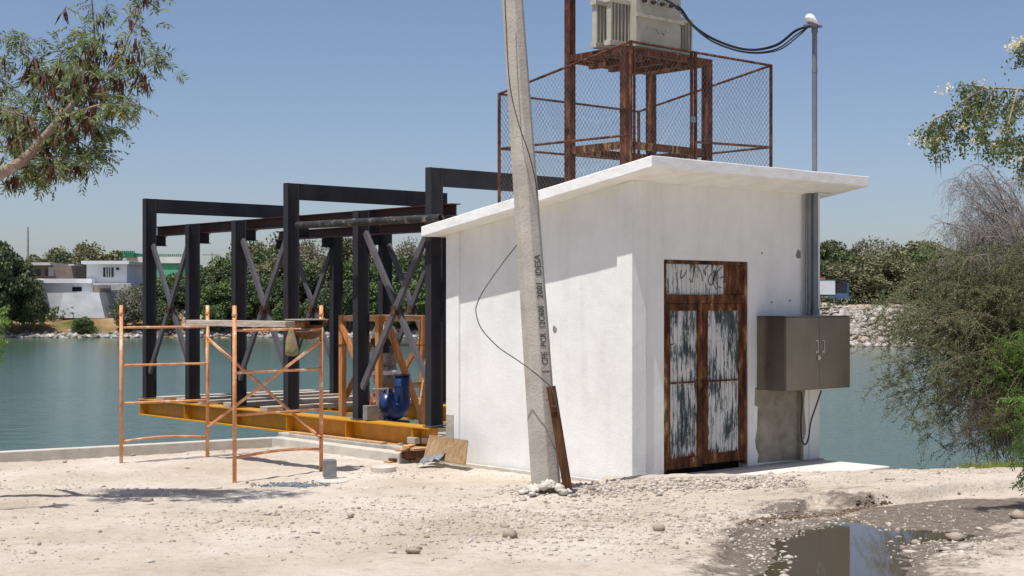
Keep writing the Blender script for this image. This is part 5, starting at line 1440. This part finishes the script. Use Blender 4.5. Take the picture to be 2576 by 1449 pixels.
# white-flowered tree reaching in from the upper right
tr2 = empty('flowering_drooping_tree', (0,0,0), 0, 'drooping branch with small round leaves, cream flowers and long pods at the upper right', 'tree')
G = Fol(302); YR = 12.6
def B2(px, py, dy=0.0): return at(px, py, YR+dy)
G.bar.tube(bez([Vector((6.4,13.2,0)), Vector((6.2,13.1,1.6)), B2(3050,300,.3), B2(2850,250,.2), B2(2700,240,.1), B2(2590,228)]), [.09-.07*i/40 for i in range(41)], 10)
subs = [[(2640,232,0),(2560,224,0),(2490,223,0),(2440,243,0),(2385,285,0)], [(2700,240,.1),(2640,140,.1),(2590,110,.1),(2560,112,.1)], [(2600,228,.2),(2540,262,.3),(2480,268,.3),(2440,262,.3)], [(2385,285,0),(2370,330,.05),(2345,355,.05)],
        [(2700,240,.1),(2620,330,.2),(2560,345,.2),(2520,352,.2),(2480,360,.2)], [(2700,240,.1),(2640,300,.3),(2590,350,.4),(2570,420,.3)], [(2440,243,0),(2425,290,.1),(2420,340,.1)], [(2560,224,0),(2540,300,-.2),(2530,350,-.2)], [(2500,223,0),(2480,290,-.1),(2470,330,-.1)],
        [(2490,223,0),(2450,215,.1),(2410,212,.1)], [(2385,285,0),(2350,300,-.1),(2335,330,-.1)], [(2600,228,.2),(2600,320,.3),(2590,420,.3)]]
for sb in subs:
    pts = bez([B2(*q) for q in sb], 7); G.bar.tube(pts, [.011-.007*i/(len(pts)-1) for i in range(len(pts))], 6)
    for i, p in enumerate(pts[3:]):
        for k in range(2):
            g = G.g; st_ = p; ln = g.uniform(.08, .24); e = st_+Vector((g.normal()*.06, g.normal()*.06, -ln))
            G.stk.append((np.array([list(st_)]), np.array([list(e)]), .0022))
            m_ = 16; tt = g.uniform(.1, 1.05, m_)[:, None]; c = np.array([list(st_)])*(1-tt)+np.array([list(e)])*tt+g.normal(size=(m_, 3))*.026
            G.leaf.append((c, unit(g.normal(size=(m_, 3))+np.array([0, 0, -.6])), unit(g.normal(size=(m_, 3))), g.uniform(.022, .040, m_), g.uniform(.015, .026, m_)))
def cat_(l): return [np.concatenate([np.asarray(q[i]) for q in l]) for i in range(5)]
fl = []
for (px, py, n) in ((2555,112,90),(2575,100,60),(2540,120,30),(2330,358,60),(2300,350,28),(2345,350,30),(2420,318,40),(2370,232,25),(2450,352,30),(2470,205,14),(2500,365,26),(2560,400,30),(2572,260,26),(2365,350,26),(2385,215,12),(2520,330,20)):
    g = G.g; c = np.array([list(B2(px, py))])+g.normal(size=(n, 3))*np.array([.026,.026,.018]); fl.append((c, unit(g.normal(size=(n, 3))), unit(g.normal(size=(n, 3))), g.uniform(.016,.032,n), g.uniform(.012,.022,n)))
v, f = rhombs(*cat_(fl)); tag(npmesh('flowers', v, f, M['flower'], tr2), kind='stuff')
for (px, py, L) in ((2354,385,.20),(2366,380,.24),(2460,345,.25),(2500,370,.2),(2415,310,.18),(2425,330,.22),(2560,380,.25)):
    p = B2(px, py); G.pod.append((np.array([[p.x, p.y, p.z-L/2]]), np.array([[.04,0,-1.]]), np.array([[0,1.,0]]), np.array([L]), np.array([.011])))
    G.pod.append((np.array([[p.x, p.y, p.z-L/2]]), np.array([[.04,0,-1.]]), np.array([[1.,0,0]]), np.array([L]), np.array([.011])))
G.flush(tr2, M['mori'], M['greenpod'], M['bark'])

# bare grey thicket and the drooping thorn bush on the right bank
def twig_tree(root, seed, trunk, targets, ntw, tl_, droop, mat, leafmat, leaf_n, leaf_size, rr=.02, green=None):
    g = np.random.default_rng(seed); mbk = MB(); A_, B_, R_s = [], [], []; L_c, L_d, L_l = [], [], []
    for tg in targets:
        s_ = trunk+Vector(g.normal(size=3))*.15; e = tg; mid = s_.lerp(e, .55)+Vector((0, g.normal()*.2, .35+.25*abs(g.normal())))
        pts = bez([s_, mid, e], 8); n = len(pts); mbk.tube(pts, [rr*(1-.85*i/(n-1)) for i in range(n)], 5)
        for j in range(ntw):
            t = g.uniform(.25, 1.0); k = min(int(t*(n-1)), n-2); p = np.array(list(pts[k].lerp(pts[k+1], t*(n-1)-k)))
            d = unit(g.normal(size=3)*np.array([1, .9, .55])+np.array([-.25, 0, .15])); L = tl_*g.uniform(.4, 1.2); st_ = 6
            q = p.copy()
            for m in range(st_):
                d = unit(d+np.array([0, 0, -droop])+g.normal(size=3)*.16); q2 = q+d*L/st_
                A_.append(q); B_.append(q2); R_s.append(.0032*(1-m/st_*.6))
                if m >= 1 and g.random() < .8:
                    dd = unit(d+g.normal(size=3)*.8); q3 = q2+dd*L*.22; A_.append(q2); B_.append(q3); R_s.append(.0016)
                    if leaf_n:
                        w_ = g.uniform(0, 1, (leaf_n, 1)); L_c.append(q2*(1-w_)+q3*w_+g.normal(size=(leaf_n, 3))*.012)
                if leaf_n:
                    w_ = g.uniform(0, 1, (leaf_n, 1)); L_c.append(q*(1-w_)+q2*w_+g.normal(size=(leaf_n, 3))*.014)
                q = q2
    mbk.build('trunk', mat, root, smooth=True)
    v, f = stick(np.array(A_), np.array(B_), R_s, np.array(R_s)*.7); npmesh('twigs', v, f, mat, root)
    if leaf_n:
        c = np.concatenate(L_c); n = len(c); v, f = rhombs(c, g.normal(size=(n, 3))+np.array([0, 0, -.5]), g.normal(size=(n, 3)), g.uniform(.7, 1.3, n)*leaf_size, g.uniform(.25, .5, n)*leaf_size)
        npmesh('leaves', v, f, leafmat, root)
g_ = np.random.default_rng(501)
bb = empty('bare_grey_shrub', (0,0,0), 0, 'leafless pale grey shrub rising above the thorn bush at right', 'shrub')
tg = []
for k in range(90):
    px = g_.uniform(2335, 2660); py = g_.uniform(415, 680)+max(0, (2420-px)*.7); tg.append(at(px, py, 20.5+g_.normal()*.5))
twig_tree(bb, 502, Vector((7.6,20.6,1.2)), tg, 42, .42, .38, M['barkgrey'], None, 0, 0, .016)
tb_ = empty('thorn_bush', (0,0,0), 0, 'large drooping green-brown thorn bush on the right bank over the water', 'bush')
def inside_bush(px, py):
    pts = [(600,2330),(680,2270),(750,2225),(850,2200),(950,2215),(1050,2245),(1100,2300),(1150,2390),(1180,2450)]
    for i in range(len(pts)-1):
        if pts[i][0] <= py <= pts[i+1][0]:
            t = (py-pts[i][0])/(pts[i+1][0]-pts[i][0]); return px > pts[i][1]+(pts[i+1][1]-pts[i][1])*t
    return False
tg = []
while len(tg) < 240:
    px = g_.uniform(2195, 2700); py = g_.uniform(600, 1135)
    if not inside_bush(px+8, py+20): continue
    tg.append(at(px, py, 19.9+g_.normal()*.55))
twig_tree(tb_, 503, Vector((7.9,20.0,.7)), tg, 24, .5, .22, M['barkdark'], M['mesq'], 5, .030, .014)
# greener outer part at the right
gp = empty('fresh_green_bush', (0,0,0), 0, 'fresher green bush in front of the thorn bush at the right edge', 'bush')
tg = []
for k in range(70):
    px = g_.uniform(2470, 2680); py = g_.uniform(850, 1140); tg.append(at(px, py, 18.9+g_.normal()*.2))
twig_tree(gp, 504, Vector((7.4,19.2,.2)), tg, 14, .4, .15, M['barkdark'], M['fresh'], 5, .030, .010)
dry = empty('dry_red_brown_scrub', (0,0,0), 0, 'dry reddish twigs at the foot of the thorn bush', 'shrub')
tg = [at(g_.uniform(2400,2560), g_.uniform(1080,1165), 18.9+g_.normal()*.15) for k in range(40)]
twig_tree(dry, 505, Vector((6.3,19.0,.1)), tg, 12, .25, -.02, M['barkdark'], M['barkgrey'], 0, 0, .006)
# grass tufts on the bank edge
n = 2600; g_ = np.random.default_rng(66)
px = g_.uniform(2345, 2590, n); x = 5.2+(px-2345)/245*2.2; y = 17.75+(x-5.2)*.42+g_.normal(0, .12, n)-.02
z = height(x, y); c = np.stack([x, y, z], -1); hgt = g_.uniform(.04, .15, n); d = unit(np.stack([g_.normal(0, .35, n), g_.normal(0, .35, n), np.ones(n)], -1))
v, f = rhombs(c+d*hgt[:, None]/2, d, g_.normal(size=(n, 3)), hgt, np.full(n, .007))
tag(npmesh('grass', v, f, M['grass']), 'short sunlit grass along the right bank edge', 'grass', kind='stuff')
for nm in ('t',):
    pass
